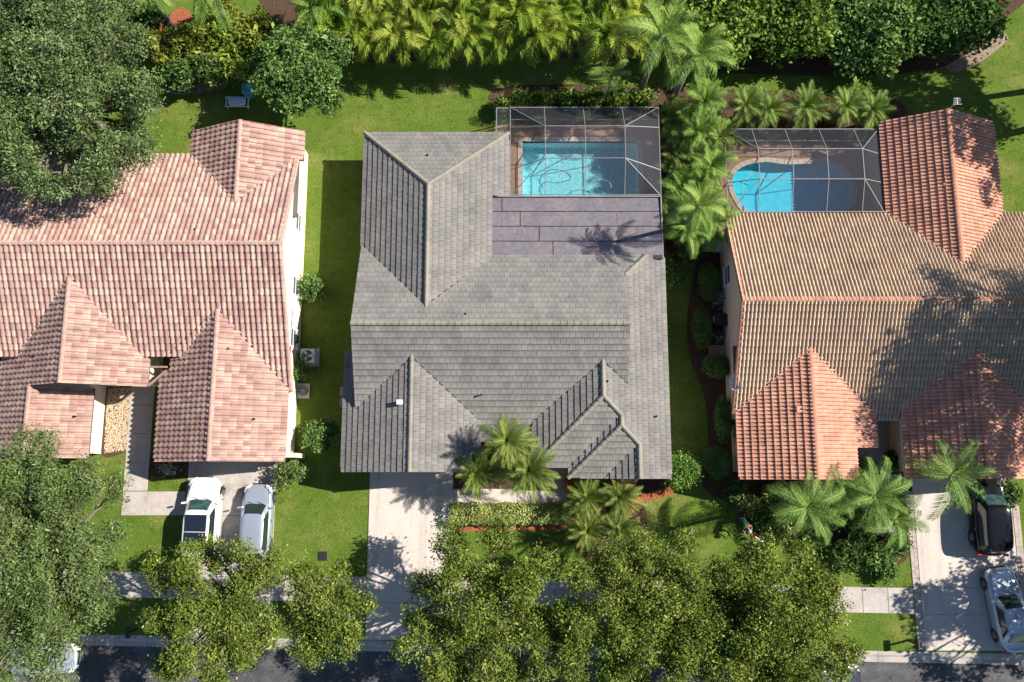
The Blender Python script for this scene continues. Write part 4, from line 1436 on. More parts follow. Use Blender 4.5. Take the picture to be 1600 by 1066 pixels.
for u, v in ((1157, 188), (1220, 178), (1290, 186)):
    bush('cordyline', 'dark red cordyline between the small palms behind the pool', u, v, .5, .9, PAL_RED, u, leaf=.24, group=RC, aspect=.25)
OG = 'orange crotons among the spiky front palms'
for u, v in ((895, 755), (950, 750), (962, 775), (978, 790), (905, 770)):
    bush('croton', 'orange-leaved croton among the spiky palms before the grey house', u, v, .55, .7, PAL_ORG, u, leaf=.16, group=OG, aspect=.3)


def hedge(label, pts, wd, h, pal, seed):
    """clipped leafy hedge along a line"""
    a, b = at(*pts[0], h), at(*pts[1], h)
    t = thing('hedge', label, 'hedge', ((a[0] + b[0]) / 2, (a[1] + b[1]) / 2, 0))
    L = math.hypot(b[0] - a[0], b[1] - a[1])
    rng = np.random.default_rng(seed)
    n = int(L * wd * 420 + L * h * 260)
    x = rng.uniform(-L / 2, L / 2, n)
    q = rng.uniform(-1, 1, n)
    top = rng.random(n) < .62
    y = np.where(top, q * wd / 2, np.sign(q) * wd / 2 * rng.uniform(.9, 1.0, n))
    z = np.where(top, h * (1 - .12 * np.abs(q) ** 4), h * rng.uniform(.1, .92, n))
    bump = 1 + .10 * np.sin(x * 5.1) * np.cos(y * 7 + x * 2)
    pos = np.column_stack([x, y * bump, z * (1 + .05 * np.sin(x * 3.3 + 1))]) + rng.normal(size=(n, 3)) * .045
    nr = np.column_stack([rng.normal(size=n) * .5, y * 1.2 + rng.normal(size=n) * .4, z + .2])
    cols = np.array([p[0] for p in pal])
    pw = np.array([p[1] for p in pal], float)
    col = cols[rng.choice(len(cols), n, p=pw / pw.sum())] * rng.uniform(.7, 1.3, (n, 1))
    ang = math.atan2(b[1] - a[1], b[0] - a[0])
    t.rotation_euler[2] = ang
    child('foliage', leaf_mesh('foliage', pos, nr, .13 * rng.uniform(.7, 1.3, n), col, rng, .6), 'hedgeleaf', t)
    m = MB()
    k = -L / 2 + .3
    while k < L / 2:
        m.tube([(k, 0, 0), (k + .08, .05, h * .8)], [.035, .015], 5)
        k += .5
    child('stem', m.data('stem'), 'bark', t)


hedge('low clipped cream-and-green hedge between the front walk and the street tree', ((703, 803), (893, 803)), 1.15, .85, PAL_VAR, 201)


# ---------------------------------------------------------------- palms
def frond_mesh(L, rise, droop, n, ll, lw, col, seed, vee=.35, sweep=.55, sag=.35, bent=True):
    """feather frond along +x: a rib and paired leaflets"""
    r = random.Random(seed)
    mb = MB()
    rib = []
    ang = rise
    p = Vector((0, 0, 0))
    seg = 14
    side = r.uniform(-.10, .10)
    for k in range(seg + 1):
        rib.append(p.copy())
        f = k / seg
        a = ang - droop * f ** 1.5
        p = p + Vector((math.cos(a) * L / seg, side * f * L / seg * 2, math.sin(a) * L / seg))
    for k in range(seg):
        w0, w1 = .035 * (1 - k / seg) + .008, .035 * (1 - (k + 1) / seg) + .008
        a, b = rib[k], rib[k + 1]
        mb.quad([a + Vector((0, -w0, .006)), b + Vector((0, -w1, .006)), b + Vector((0, w1, .006)), a + Vector((0, w0, .006))], (col[0] * 1.3, col[1] * 1.15, col[2] * 1.3))
    for i in range(n):
        f = .14 + .86 * (i + .5) / n
        k = min(seg - 1, int(f * seg))
        q = rib[k].lerp(rib[k + 1], f * seg - k)
        d = (rib[k + 1] - rib[k]).normalized()
        for s in (-1, 1):
            le = ll * (math.sin(math.pi * (.12 + .80 * f)) ** .7) * r.uniform(.85, 1.12)
            out = Vector((0, s, 0))
            sw = sweep + .5 * f * f + r.uniform(-.08, .08)
            dr = (out * math.cos(sw) + d * math.sin(sw))
            dr.z += vee * (1 - .6 * f) + r.uniform(-.12, .12)
            dr.normalize()
            w = d.cross(Vector((0, 0, 1))).cross(dr)
            w = d * (lw / 2)
            m_ = q + dr * le * .55
            e_ = q + dr * le + Vector((0, 0, -sag * le))
            sh = r.uniform(.75, 1.25)
            c = (col[0] * sh, col[1] * sh, col[2] * sh)
            if bent:
                b0 = len(mb.v)
                mb.mesh([q - w * .6, q + w * .6, m_ + w, m_ - w, e_], [(0, 1, 2, 3), (3, 2, 4)], c)
            else:
                mb.mesh([q - w * .5, q + w * .5, e_], [(0, 1, 2)], c)
    me = mb.data('frond', True)
    me.materials.append(M['frond'])
    return me


def palm(label, u, v, zc, fronds, n, elev, seed, scale=1.0, trunk_r=.10, group=None, name='palm_tree', lean=(0, 0), inner=True, trunk=True):
    """palm: trunk and each frond a piece of its own (shared frond shapes)"""
    cx, cy = at(u, v, zc)
    t = thing(name, label, 'palm', (cx - lean[0], cy - lean[1], 0), group)
    r = random.Random(seed)
    size_ = r.uniform(.88, 1.12)
    if trunk:
        m = MB()
        m.tube([(0, 0, -.05), (lean[0] * .3, lean[1] * .3, zc * .5), (lean[0], lean[1], zc + .05)], [trunk_r * 1.35, trunk_r, trunk_r * .85], 10)
        child('trunk', m.data('trunk', smooth=True), 'palmbark', t)
    for k in range(n):
        f = k / max(1, n - 1)
        el = elev[0] + (elev[1] - elev[0]) * f + r.uniform(-.12, .12)
        a = k * 2.39996 + r.uniform(-.25, .25)
        s = scale * size_ * r.uniform(.78, 1.12)
        mat = Matrix.Translation((lean[0], lean[1], zc)) @ Matrix.Rotation(a, 4, 'Z') @ Matrix.Rotation(-el, 4, 'Y') @ Matrix.Rotation(r.uniform(-.25, .25), 4, 'X') @ Matrix.Scale(s, 4)
        child('frond', F_DEAD[0] if (f > .85 and r.random() < .35) else fronds[r.randrange(len(fronds))], None, t, mat)
    return t


F_QUEEN = [frond_mesh(2.5, .25, 1.25, 34, .62, .042, c, s, .15, .5, .55) for c, s in (((0.173, 0.277, 0.067), 1), ((0.205, 0.307, 0.081), 2), ((0.140, 0.236, 0.052), 3))]
F_PYG = [frond_mesh(1.35, .15, .9, 26, .36, .030, c, s, .2, .6, .35) for c, s in (((0.162, 0.236, 0.052), 4), ((0.205, 0.283, 0.071), 5), ((0.130, 0.195, 0.043), 6))]
F_ARECA = [frond_mesh(2.1, .25, 1.9, 22, .66, .085, c, s, .25, .62, .55) for c, s in (((0.162, 0.236, 0.024), 7), ((0.216, 0.289, 0.033), 8), ((0.119, 0.189, 0.019), 9), ((0.259, 0.295, 0.048), 10))]
F_ROYAL = [frond_mesh(3.0, .3, 1.5, 36, .75, .06, c, s, .1, .5, .5) for c, s in (((0.167, 0.266, 0.057), 11), ((0.216, 0.301, 0.076), 12))]
F_FOX = [frond_mesh(1.9, .3, 1.3, 40, .50, .035, c, s, .45, .45, .35) for c, s in (((0.162, 0.266, 0.052), 13), ((0.194, 0.295, 0.067), 14), ((0.135, 0.224, 0.043), 15))]
F_DEAD = [frond_mesh(1.7, -.2, .9, 20, .34, .03, (.26, .19, .10), 19, .05, .8, .5)]
F_DATE = [frond_mesh(1.75, .2, .75, 34, .40, .034, c, s, .25, .7, .3) for c, s in (((0.118, 0.171, 0.036), 16), ((0.155, 0.211, 0.050), 17), ((0.210, 0.252, 0.063), 18))]

PG = 'spiky palms in the front planting beds of the grey house'
for k, (u, v, z, lb) in enumerate(((792, 688, 4.5, 'tallest spiky palm in the entry bed, shading the grey garage slope'), (748, 738, 2.7, 'spiky palm in the entry bed next to the garage front'),
                                   (826, 735, 3.6, 'spiky palm in the entry bed next to the front door walk'), (918, 778, 1.9, 'spiky palm at the corner of the front hedge'),
                                   (968, 775, 1.7, 'spiky palm growing up against the right front gable of the grey house'), (917, 828, 1.8, 'spiky palm on the lawn end of the red mulch bed'),
                                   (967, 828, 1.6, 'dull spiky palm half under the dense street tree'))):
    palm(lb, u, v, z, F_DATE, 44, (1.35, -.45), 300 + k, .95, .11, PG, lean=(.1, -.1))
RPG = 'small palms in the row behind the kidney-shaped pool'
for k, (u, v) in enumerate(((1164, 166), (1200, 172), (1258, 168), (1320, 168), (1362, 174))):
    palm('short palm with arching pale green fronds in the row behind the pool cage', u, v, 2.1, F_PYG, 38, (1.3, -.45), 320 + k, 1.08, .09, RPG)
SPG = 'palms crowded between the two pool cages'
sp = [(1125, 215, 2.6), (1100, 160, 3.0), (1068, 215, 1.6), (1082, 255, 1.9), (1110, 262, 2.5), (1066, 300, 1.7), (1098, 318, 3.2), (1075, 360, 2.8), (1110, 345, 2.6), (1056, 250, 1.3), (1090, 210, 2.4)]
for k, (u, v, z) in enumerate(sp):
    palm('bushy palm in the crowded strip between the two pool cages', u, v, z, F_FOX if k % 3 else F_DATE, 22, (1.25, -.45), 340 + k, .88, .09, SPG)
palm('tall palm in the strip beside the lanai, casting its shadow on the flat roof', 1092, 322, 6.4, F_ROYAL, 17, (1.2, -.55), 379, .72, .13)
for k, (u, v, z) in enumerate(((1052, 190, 1.4), (1105, 205, 2.0), (1060, 275, 1.5), (1095, 285, 2.4), (1062, 330, 1.8), (1100, 365, 2.2), (1080, 180, 2.2), (1048, 345, 1.5), (1118, 240, 2.0), (1085, 345, 2.4))):
    palm('bushy palm in the crowded strip between the two pool cages', u, v, z, F_FOX if k % 2 else F_PYG, 20, (1.25, -.5), 600 + k, .80 if k % 2 else 1.1, .07, SPG)
bush('shrub', 'leafy bush at the bottom of the palm strip beside the lanai', 1075, 395, .8, 1.4, PAL_MANGO, 370)
bush('shrub', 'low leafy bush under the palms beside the rectangular pool cage', 1052, 175, .9, 1.2, PAL_HEDGE, 371)
bush('shrub', 'low leafy bush under the palms close to the kidney pool cage', 1110, 190, .9, 1.2, PAL_DARK, 372)
palm('tall feather palm leaning over the back hedge near the rectangular pool', 1035, 55, 6.3, F_ROYAL, 15, (1.2, -.5), 380, .85, .15, lean=(.3, .4))
palm('tall feather palm rising beside the row of small palms', 1085, 88, 5.6, F_ROYAL, 15, (1.2, -.6), 381, .85, .15, lean=(.3, .3))
palm('thin young palm behind the rectangular pool cage', 955, 122, 2.8, F_QUEEN, 8, (1.0, -.3), 382, .62, .06)
TL = 'large palms at the back left'
for k, (u, v, z, lb) in enumerate(((150, 18, 5.2, 'large palm rising from the oak crown at the back left'), (330, -18, 4.6, 'large palm over the red mulch patch behind the left back lawn'),
                                   (500, 12, 3.8, 'large palm at the left end of the areca row'), (232, -20, 4.6, 'large palm beside the leaning trunk at the back left'))):
    palm(lb, u, v, z, F_ROYAL, 13, (1.1, -.5), 390 + k, .80, .16, lean=(.2, .3))
AG = 'areca palms in the dense row behind the back lawn'
ra = random.Random(9)
k = 0
for row, (v0, n, z) in enumerate(((58, 17, 2.9), (22, 16, 3.4), (-14, 15, 3.8))):
    for i in range(n):
        u = 492 + (i + .5 * (row % 2)) * 530 / n + ra.uniform(-9, 9)
        palm('areca palm with arching yellow-green fronds in the dense row behind the back lawn', u, v0 + ra.uniform(-8, 8), z + ra.uniform(-.3, .3), F_ARECA, 16, (1.35, -.45), 420 + k, .98, .06, AG,
             name='areca_palm', trunk=(row == 0))
        k += 1
palm('large feathery palm beside the entry of the terracotta house', 1366, 774, 4.6, F_QUEEN, 16, (1.0, -.5), 480, .92, .13, lean=(.2, 0))
palm('large feathery palm overhanging the black car', 1487, 740, 5.0, F_QUEEN, 13, (.95, -.55), 481, 1.0, .14, lean=(.2, .0))
palm('bushy feather palm leaning over the front mulch bed', 1400, 812, 2.6, F_QUEEN, 14, (1.0, -.5), 483, .85, .10, lean=(.2, -.1))
palm('slim feather palm between the garage and the entry', 1318, 768, 4.3, F_QUEEN, 11, (1.0, -.5), 484, .72, .08)
palm('shaded feathery palm before the terracotta garage wall', 1262, 792, 5.3, F_QUEEN, 18, (.9, -.5), 482, .85, .10)


# ---------------------------------------------------------------- cars
def sring(hx, y0, y1, e, n=48):
    """rounded outline, y forward"""
    cy, hy = (y0 + y1) / 2, (y1 - y0) / 2
    out = []
    for k in range(n):
        t = 2 * math.pi * k / n
        c, s = math.cos(t), math.sin(t)
        out.append((hx * math.copysign(abs(c) ** (2 / e), c), cy + hy * math.copysign(abs(s) ** (2 / e), s)))
    return out


def loft(rings, closed_top=True):
    mb = MB()
    n = len(rings[0])
    for r in rings:
        mb.v += r
        mb.c += [(1, 1, 1)] * n
    for i in range(len(rings) - 1):
        for k in range(n):
            k2 = (k + 1) % n
            mb.f.append((i * n + k, i * n + k2, (i + 1) * n + k2, (i + 1) * n + k))
    if closed_top:
        mb.f.append(tuple((len(rings) - 1) * n + k for k in range(n)))
    return mb


def car(label, cat, X, Y, rz, paint, L=4.6, W=1.84, H=1.48, suv=False, sunroof=False, cab=None, screen='glass_teal', steer=0, group=None, name='car'):
    """car, nose along its own +y: lofted body, glazed cabin, wheels, lamps, mirrors"""
    t = thing(name, label, cat, (X, Y, 0), group, rz)
    hl_, hw = L / 2, W / 2
    belt = 1.02 if suv else .92
    nose = .80 if suv else .66
    tail = .98 if suv else .90
    cr0, cf0, cr1, cf1 = cab or ((-.47 * L, .25 * L, -.42 * L, .09 * L) if suv else (-.40 * L, .20 * L, -.22 * L, .01 * L))

    def zp(y):
        f = y / hl_
        if f > .36:
            g_ = (f - .36) / .64
            return belt - .03 - (belt - nose) * g_ ** 1.7
        if f < -.5:
            g_ = (-f - .5) / .5
            return belt - (belt - tail) * g_ ** 1.5
        return belt - .03 * max(0, f / .36)
    rings = []
    for zf, sx, dy, e in ((.20, .93, .10, 3.8), (.27, .985, .02, 3.9), (.48, 1.0, 0, 4.0), (.70, .995, .01, 4.0), (.86, .965, .04, 3.8), (.95, .93, .09, 3.6), (.99, .88, .16, 3.5),
                          (1.0, .70, .42, 3.6), (1.015, .40, .95, 3.2), (1.02, .12, 1.5, 3)):
        r = []
        for x, y in sring(hw * sx, -hl_ + dy, hl_ - dy, e):
            z = zp(y) * zf if zf > .5 else zf * 1.0
            r.append((x, y, z))
        rings.append(r)
    body = child('body', loft(rings).data('body', smooth=True), paint, t)
    # cabin
    n = 48
    wb, wr = hw * .90, hw * (.74 if suv else .70)
    lv = []
    for f, z in ((0, belt - .06), (.12, belt + .02), (.5, belt + (H - belt) * .52), (.86, belt + (H - belt) * .88)):
        lv.append((wb + (wr - wb) * f, cr0 + (cr1 - cr0) * f, cf0 + (cf1 - cf0) * f, z))
    R = [[(x, y, z) for x, y in sring(hx, ya, yb, 5.0)] for hx, ya, yb, z in lv]
    roofr = [[(x, y, H - .045) for x, y in sring(wr * .985, cr1, cf1, 4.6)], [(x, y, H - .015) for x, y in sring(wr * .90, cr1 + .10, cf1 - .10, 4.4)],
             [(x, y, H) for x, y in sring(wr * .62, cr1 + .4, cf1 - .4, 4)], [(x, y, H + .008) for x, y in sring(wr * .2, cr1 + .9, cf1 - .8, 3)]]
    R += roofr

    def sector(k):
        x, y = R[2][k][0], R[2][k][1]
        hx, ya, yb = lv[2][0], lv[2][1], lv[2][2]
        u, v = x / hx, (y - (ya + yb) / 2) / ((yb - ya) / 2)
        if v > .93 and abs(u) < .86:
            return 'windscreen'
        if v < -.93 and abs(u) < .86:
            return 'rear_window'
        if abs(u) > .93 and abs(v) < .88:
            if abs(v + .12) < .035:
                return 'cabin'
            return 'side_window_r' if u > 0 else 'side_window_l'
        return 'cabin'
    groups = {}
    for i in range(len(R) - 1):
        for k in range(n):
            k2 = (k + 1) % n
            sec = sector(k) if sector(k) == sector(k2) else 'cabin'
            if not (0 < i < 3):
                sec = 'cabin'
            groups.setdefault(sec, MB()).quad([R[i][k], R[i][k2], R[i + 1][k2], R[i + 1][k]])
    groups['cabin'].quad(R[-1])
    for sec, mb in groups.items():
        me = mb.data(sec, smooth=True)
        bm = bmesh.new()
        bm.from_mesh(me)
        bmesh.ops.remove_doubles(bm, verts=bm.verts, dist=.0005)
        bm.to_mesh(me)
        bm.free()
        nm = 'side_window' if sec.startswith('side') else sec
        child(nm, me, paint if sec == 'cabin' else (screen if sec == 'windscreen' else 'glass_dark'), t)
    if sunroof:
        m = MB()
        sx = wr * .84
        for ya, yb in ((cr1 + .45, (cr1 + cf1) / 2 + .10), ((cr1 + cf1) / 2 + .13, cf1 - .16)):
            m = MB()
            m.box(-sx, sx, ya, yb, H - .02, H + .018)
            child('sunroof_pane', m.data('sunroof_pane'), 'glass_sun', t)
    # wheels
    wr_ = .36 if suv else .32
    for sx in (-1, 1):
        for yy, st in ((.31 * L, steer), (-.29 * L, 0)):
            m = MB()
            m.tube([(-.11, 0, 0), (-.10, 0, 0), (.10, 0, 0), (.11, 0, 0)], [wr_ * .9, wr_, wr_, wr_ * .9], 24)
            mt = Matrix.Translation((sx * (hw - .125), yy, wr_)) @ Matrix.Rotation(st, 4, 'Z')
            wv = child('wheel', m.data('wheel', smooth=False), 'tyre', t, mt)
            m = MB()
            m.tube([(sx * .10, 0, 0), (sx * .118, 0, 0)], [wr_ * .66, wr_ * .60], 20)
            for k in range(5):
                a = k * 1.2566
                m.beam((sx * .12, 0, 0), (sx * .12, math.cos(a) * wr_ * .6, math.sin(a) * wr_ * .6), .05, .02)
            child('rim', m.data('rim'), 'rim', wv)
            ar = MB()
            for k in range(16):
                a0, a1 = -.35 + k * (math.pi + .7) / 16, -.35 + (k + 1) * (math.pi + .7) / 16
                q = []
                for a, rr_ in ((a0, wr_ + .03), (a1, wr_ + .03), (a1, wr_ + .085), (a0, wr_ + .085)):
                    q.append((sx * (hw + .004), yy + math.cos(a) * rr_, wr_ + math.sin(a) * rr_))
                ar.quad(q)
            child('wheel_arch', ar.data('wheel_arch'), 'trim', t)
    # lamps, grille, plates, mirrors, handles
    for sx in (-1, 1):
        m = MB()
        zf = zp(hl_ * .93)
        pts = [(sx * hw * .45, hl_ - .05, zf * .86), (sx * hw * .82, hl_ - .20, zf * .90), (sx * hw * .90, hl_ - .52, zf * .97), (sx * hw * .76, hl_ - .40, zf * 1.03), (sx * hw * .5, hl_ - .16, zf * .99)]
        off = Vector((sx * .008, .008, .012))
        m.quad([Vector(p) + off for p in (pts if sx > 0 else pts[::-1])])
        m.mesh([Vector(p) + off for p in pts] + [Vector(p) - off * 2 for p in pts], [(k, (k + 1) % 5, (k + 1) % 5 + 5, k + 5) for k in range(5)])
        child('headlight', m.data('headlight'), 'lens_clear', t)
        m = MB()
        zt_ = zp(-hl_ * .95)
        m.box(*sorted((sx * hw * .66, sx * hw * .90)), -hl_ + .03, -hl_ + .17, zt_ * .70, zt_ * .86)
        child('tail_light', m.data('tail_light'), 'lens_red', t)
        m = MB()
        ym = cf0 - .34
        vs = [(sx * (hw * .90), ym, belt - .02), (sx * (hw + .11), ym - .03, belt - .0), (sx * (hw + .12), ym + .06, belt + .02), (sx * (hw * .92), ym + .10, belt - .02)]
        m.mesh(vs + [(x, y, z + .13) for x, y, z in vs], [(0, 1, 2, 3), (7, 6, 5, 4)] + [(k, (k + 1) % 4, (k + 1) % 4 + 4, k + 4) for k in range(4)])
        child('mirror', m.data('mirror'), paint, t)
        for yh in (.02 * L, -.19 * L):
            m = MB()
            m.box(*sorted((sx * (hw - .03), sx * (hw + .015))), yh - .09, yh + .09, belt - .17, belt - .14)
            child('door_handle', m.data('door_handle'), 'chrome', t)
    m = MB()
    m.box(-hw * .42, hw * .42, hl_ - .09, hl_ + .006, .42, nose * .86)
    child('grille', m.data('grille'), 'trim', t)
    m = MB()
    m.box(-.26, .26, -hl_ - .012, -hl_ + .06, .52, .64)
    child('number_plate', m.data('number_plate'), 'white', t)
    # shut lines of the bonnet and boot
    m = MB()
    for sx in (-1, 1):
        prev = None
        for k in range(9):
            y = cf0 + .02 + (hl_ * .86 - cf0) * k / 8
            x = sx * hw * (.80 - .14 * (k / 8) ** 2)
            p = (x, y, zp(y) * 1.0 + .004)
            if prev:
                m.beam(prev, p, .014, .016)
            prev = p
    child('bonnet_seam', m.data('bonnet_seam'), 'trim', t)
    m = MB()
    for sx in (-.5, .12):
        m.beam((sx * hw, cf0 + .02, belt + .0), (sx * hw + .42, cf0 - .13, belt + .10), .02, .02)
    child('wiper', m.data('wiper'), 'trim', t)
    return t


car('white car with black glass sunroof parked facing the pink-roofed garage', 'car', -18.0, -2.55, rad(-1), 'car_white', 4.85, 1.98, 1.62, True, True, steer=rad(-16))
car('silver-grey hatchback parked beside the white car', 'car', -14.86, -2.75, rad(-1), 'car_silver', 4.45, 1.82, 1.46, cab=(-2.05, 1.15, -1.65, .42), screen='glass_dark')
car('black car parked under the feathery palm on the brick-edged driveway', 'car', 27.75, -2.25, rad(-2), 'car_black', 4.8, 1.95, 1.72, True, screen='glass_teal')
car('silver car parked behind the black car on the brick-edged driveway', 'car', 28.3, -7.6, rad(7), 'car_grey', 4.75, 1.86, 1.45, screen='glass_dark')
car('silver-blue car parked in the road, mostly under the olive-green oak', 'car', -26.85, -10.25, rad(-90), 'car_grey', 4.6, 1.82, 1.46, screen='glass_dark')
car('dark car parked in the road under the dense rounded street tree', 'car', 17.35, -11.35, rad(-91), 'car_dark', 4.6, 1.82, 1.46, screen='glass_dark')

# ---------------------------------------------------------------- the gardener
gx, gy = at(1158, 812, .5)
pt = thing('person', 'person in green shirt and white cap bending forward beside the variegated bush', 'person', (gx, gy, 0), None, rad(20))


def skin_body(name, joints, edges, mat, parent, sub=2):
    me = bpy.data.meshes.new(name)
    me.from_pydata([j[:3] for j in joints], edges, [])
    o = bpy.data.objects.new(name, me)
    COL.objects.link(o)
    sk = o.modifiers.new('skin', 'SKIN')
    for i, j in enumerate(joints):
        v = me.skin_vertices[0].data[i]
        v.radius = (j[3], j[4] if len(j) > 4 else j[3])
        v.use_root = (i == 0)
    sk.use_smooth_shade = True
    ss = o.modifiers.new('sub', 'SUBSURF')
    ss.levels = ss.render_levels = sub
    dg_ = bpy.context.evaluated_depsgraph_get()
    m2 = bpy.data.meshes.new_from_object(o.evaluated_get(dg_))
    bpy.data.objects.remove(o)
    m2.materials.clear()
    m2.name = name
    return child(name, m2, mat, parent)


# one continuous body (skin), trousers and shirt as clothing over it; facing -y, bent at the hips
J = [(0, .05, .92, .11), (0, -.12, 1.08, .12), (0, -.34, 1.22, .13), (0, -.47, 1.27, .06), (0, -.60, 1.30, .085), (0, -.66, 1.27, .07),
     (-.10, .06, .86, .08), (-.12, -.04, .50, .06), (-.12, .07, .09, .042), (-.12, -.10, .04, .04),
     (.10, .06, .86, .08), (.13, .08, .50, .06), (.14, .24, .09, .042), (.14, .08, .04, .04),
     (-.19, -.38, 1.24, .06), (-.27, -.48, 1.0, .042), (-.20, -.70, .88, .032), (-.18, -.78, .86, .028),
     (.19, -.38, 1.24, .06), (.28, -.52, 1.02, .042), (.20, -.78, .90, .032), (.18, -.86, .88, .028)]
Eg = [(0, 1), (1, 2), (2, 3), (3, 4), (4, 5), (0, 6), (6, 7), (7, 8), (8, 9), (0, 10), (10, 11), (11, 12), (12, 13), (2, 14), (14, 15), (15, 16), (16, 17), (2, 18), (18, 19), (19, 20), (20, 21)]
skin_body('body', J, Eg, 'skin', pt)
shirt = [(0, .08, .93, .135, .12), (0, -.12, 1.09, .15, .135), (0, -.34, 1.225, .165, .145), (-.19, -.385, 1.24, .08), (-.25, -.455, 1.06, .06), (.19, -.385, 1.24, .08), (.26, -.48, 1.08, .06)]
skin_body('shirt', shirt, [(0, 1), (1, 2), (2, 3), (3, 4), (2, 5), (5, 6)], 'greencloth', pt)
trs = [(0, .06, .90, .13), (-.10, .06, .84, .095), (-.12, -.04, .50, .078), (-.12, .065, .13, .065), (.10, .06, .84, .095), (.13, .08, .50, .078), (.14, .235, .13, .065)]
skin_body('trousers', trs, [(0, 1), (1, 2), (2, 3), (0, 4), (4, 5), (5, 6)], 'jeans', pt)
for s in (-1, 1):
    hx, hy, hz_ = (.18 * s, -.82 if s < 0 else -.90, .855 if s < 0 else .875)
    fj = [(hx, hy + .05, hz_ + .01, .03), (hx, hy, hz_, .035, .02)]
    fe = [(0, 1)]
    for k in range(4):
        i = len(fj)
        o_ = (k - 1.5) * .018
        ln_ = (.05, .06, .056, .045)[k]
        fj += [(hx + o_, hy - .035, hz_ - .008, .009), (hx + o_, hy - .035 - ln_ * .5, hz_ - .03, .0085), (hx + o_ * .9, hy - .03 - ln_ * .4, hz_ - .06, .008)]
        fe += [(1, i), (i, i + 1), (i + 1, i + 2)]
    i = len(fj)
    fj += [(hx - s * .035, hy + .015, hz_ - .01, .010), (hx - s * .045, hy - .02, hz_ - .035, .009)]
    fe += [(1, i), (i, i + 1)]
    skin_body('hand', fj, fe, 'skin', pt, 1)
cp = MB()
rg = []
for f, z in ((1.0, 0), (1.0, .05), (.85, .10), (.5, .135), (.15, .145)):
    rg.append([(.105 * f * math.cos(a * math.pi / 8), .115 * f * math.sin(a * math.pi / 8), z) for a in range(16)])
cpm = loft(rg)
cpm.mesh([(-.09, -.08, .0), (.09, -.08, .0), (.07, -.20, -.015), (-.07, -.20, -.015), (-.09, -.08, .012), (.09, -.08, .012), (.07, -.20, -.003), (-.07, -.20, -.003)],
         [(3, 2, 1, 0), (4, 5, 6, 7), (0, 1, 5, 4), (1, 2, 6, 5), (2, 3, 7, 6), (3, 0, 4, 7)])
child('cap', cpm.data('cap', smooth=True), 'white', pt, Matrix.Translation((0, -.63, 1.33)) @ Matrix.Rotation(rad(35), 4, 'X'))
for s, c in ((-.04, -.703), (.04, -.703)):
    e = MB()
    e.tube([(s - .012, c, 1.275), (s + .012, c, 1.275)], .011, 6)
    child('eye', e.data('eye'), 'white', pt)
for s, yb in ((-.12, -.09), (.14, .09)):
    b = loft([[(x + s, y + yb, 0.0) for x, y in sring(.052, -.13, .13, 2.6, 16)], [(x + s, y + yb, .05) for x, y in sring(.052, -.13, .13, 2.6, 16)], [(x + s, y + yb + .05, .10) for x, y in sring(.042, -.06, .09, 2.6, 16)]])
    child('shoe', b.data('shoe'), 'trim', pt)

# the red and white garden machine in the gardener's hands
ex, ey = at(1186, 843, .5)
mt_ = thing('grass_trimmer', 'red and white wheeled trimmer with black handle held by the gardener', 'trimmer', (ex, ey, 0), None, rad(-26))
m = MB()
m.tube([(-.80, .32, .86), (-.5, .05, .62), (.10, 0, .42), (.52, 0, .20)], [.022, .024, .026, .026], 8)
child('shaft', m.data('shaft'), 'white', mt_)
m = loft([[(x, y, .40) for x, y in sring(.16, -.12, .12, 3, 16)], [(x, y, .58) for x, y in sring(.16, -.12, .12, 3, 16)], [(x, y, .64) for x, y in sring(.10, -.07, .07, 3, 16)]])
for i, p in enumerate(m.v):
    m.v[i] = (p[0] - .42, p[1], p[2])
child('engine_cover', m.data('engine_cover', smooth=True), 'red', mt_)
m = MB()
m.box(-.25, .28, -.075, .075, .36, .46)
child('tank', m.data('tank'), 'white', mt_)
m = MB()
m.tube([(-.75, .62, .95), (-.80, .32, .88), (-.70, .02, .92)], .02, 8)
child('handle_bar', m.data('handle_bar'), 'black', mt_)
m = loft([[(x + .58, y, .10) for x, y in sring(.16, -.16, .16, 2.4, 16)], [(x + .58, y, .20) for x, y in sring(.12, -.12, .12, 2.4, 16)]])
child('cutter_guard', m.data('cutter_guard'), 'teal', mt_)
for s in (-1, 1):
    m = MB()
    m.tube([(.30, s * .17 - .03, .15), (.30, s * .17 + .03, .15)], .15, 16)
    child('wheel', m.data('wheel'), 'tyre', mt_)
m = MB()
m.beam((.30, -.17, .15), (.30, .17, .15), .03)
m.beam((.30, 0, .15), (.22, 0, .36), .03)
child('axle', m.data('axle'), 'darkmetal', mt_)

# ---------------------------------------------------------------- yard things
ax, ay = at(480, 556, .8)
ac = thing('air_conditioner', 'square cream air-conditioning unit with round fan grille by the cream wall', 'air conditioner', (ax, ay, 0))
m = MB()
m.box(-.42, .42, -.42, .42, .06, .78)
child('casing', m.data('casing'), 'acwhite', ac)
for k in range(9):
    m = MB()
    z = .14 + k * .07
    m.box(-.435, .435, -.435, .435, z, z + .03)
    child('louvre', m.data('louvre'), 'acwhite', ac)
m = MB()
m.cyl(0, 0, .775, .79, .34, 28)
child('fan_well', m.data('fan_well'), 'darkmetal', ac)
for k in range(3):
    m = MB()
    a = k * 2.094
    c, s = math.cos(a), math.sin(a)
    m.mesh([(c * .05 - s * .02, s * .05 + c * .02, .80), (c * .31 - s * .12, s * .31 + c * .12, .797), (c * .31 + s * .10, s * .31 - c * .10, .815), (c * .05 + s * .04, s * .05 - c * .04, .805)], [(3, 2, 1, 0), (0, 1, 2, 3)])
    child('fan_blade', m.data('fan_blade'), 'acwhite', ac)
for r in (.12, .22, .34):
    m = MB()
    pts = [(r * math.cos(k * math.pi / 12), r * math.sin(k * math.pi / 12), .825) for k in range(25)]
    m.tube(pts, .008, 5, False)
    child('grille_ring', m.data('grille_ring'), 'acwhite', ac)
m = MB()
m.box(-.55, .55, -.55, .55, 0, .06)
child('pad', m.data('pad'), 'walk', ac)
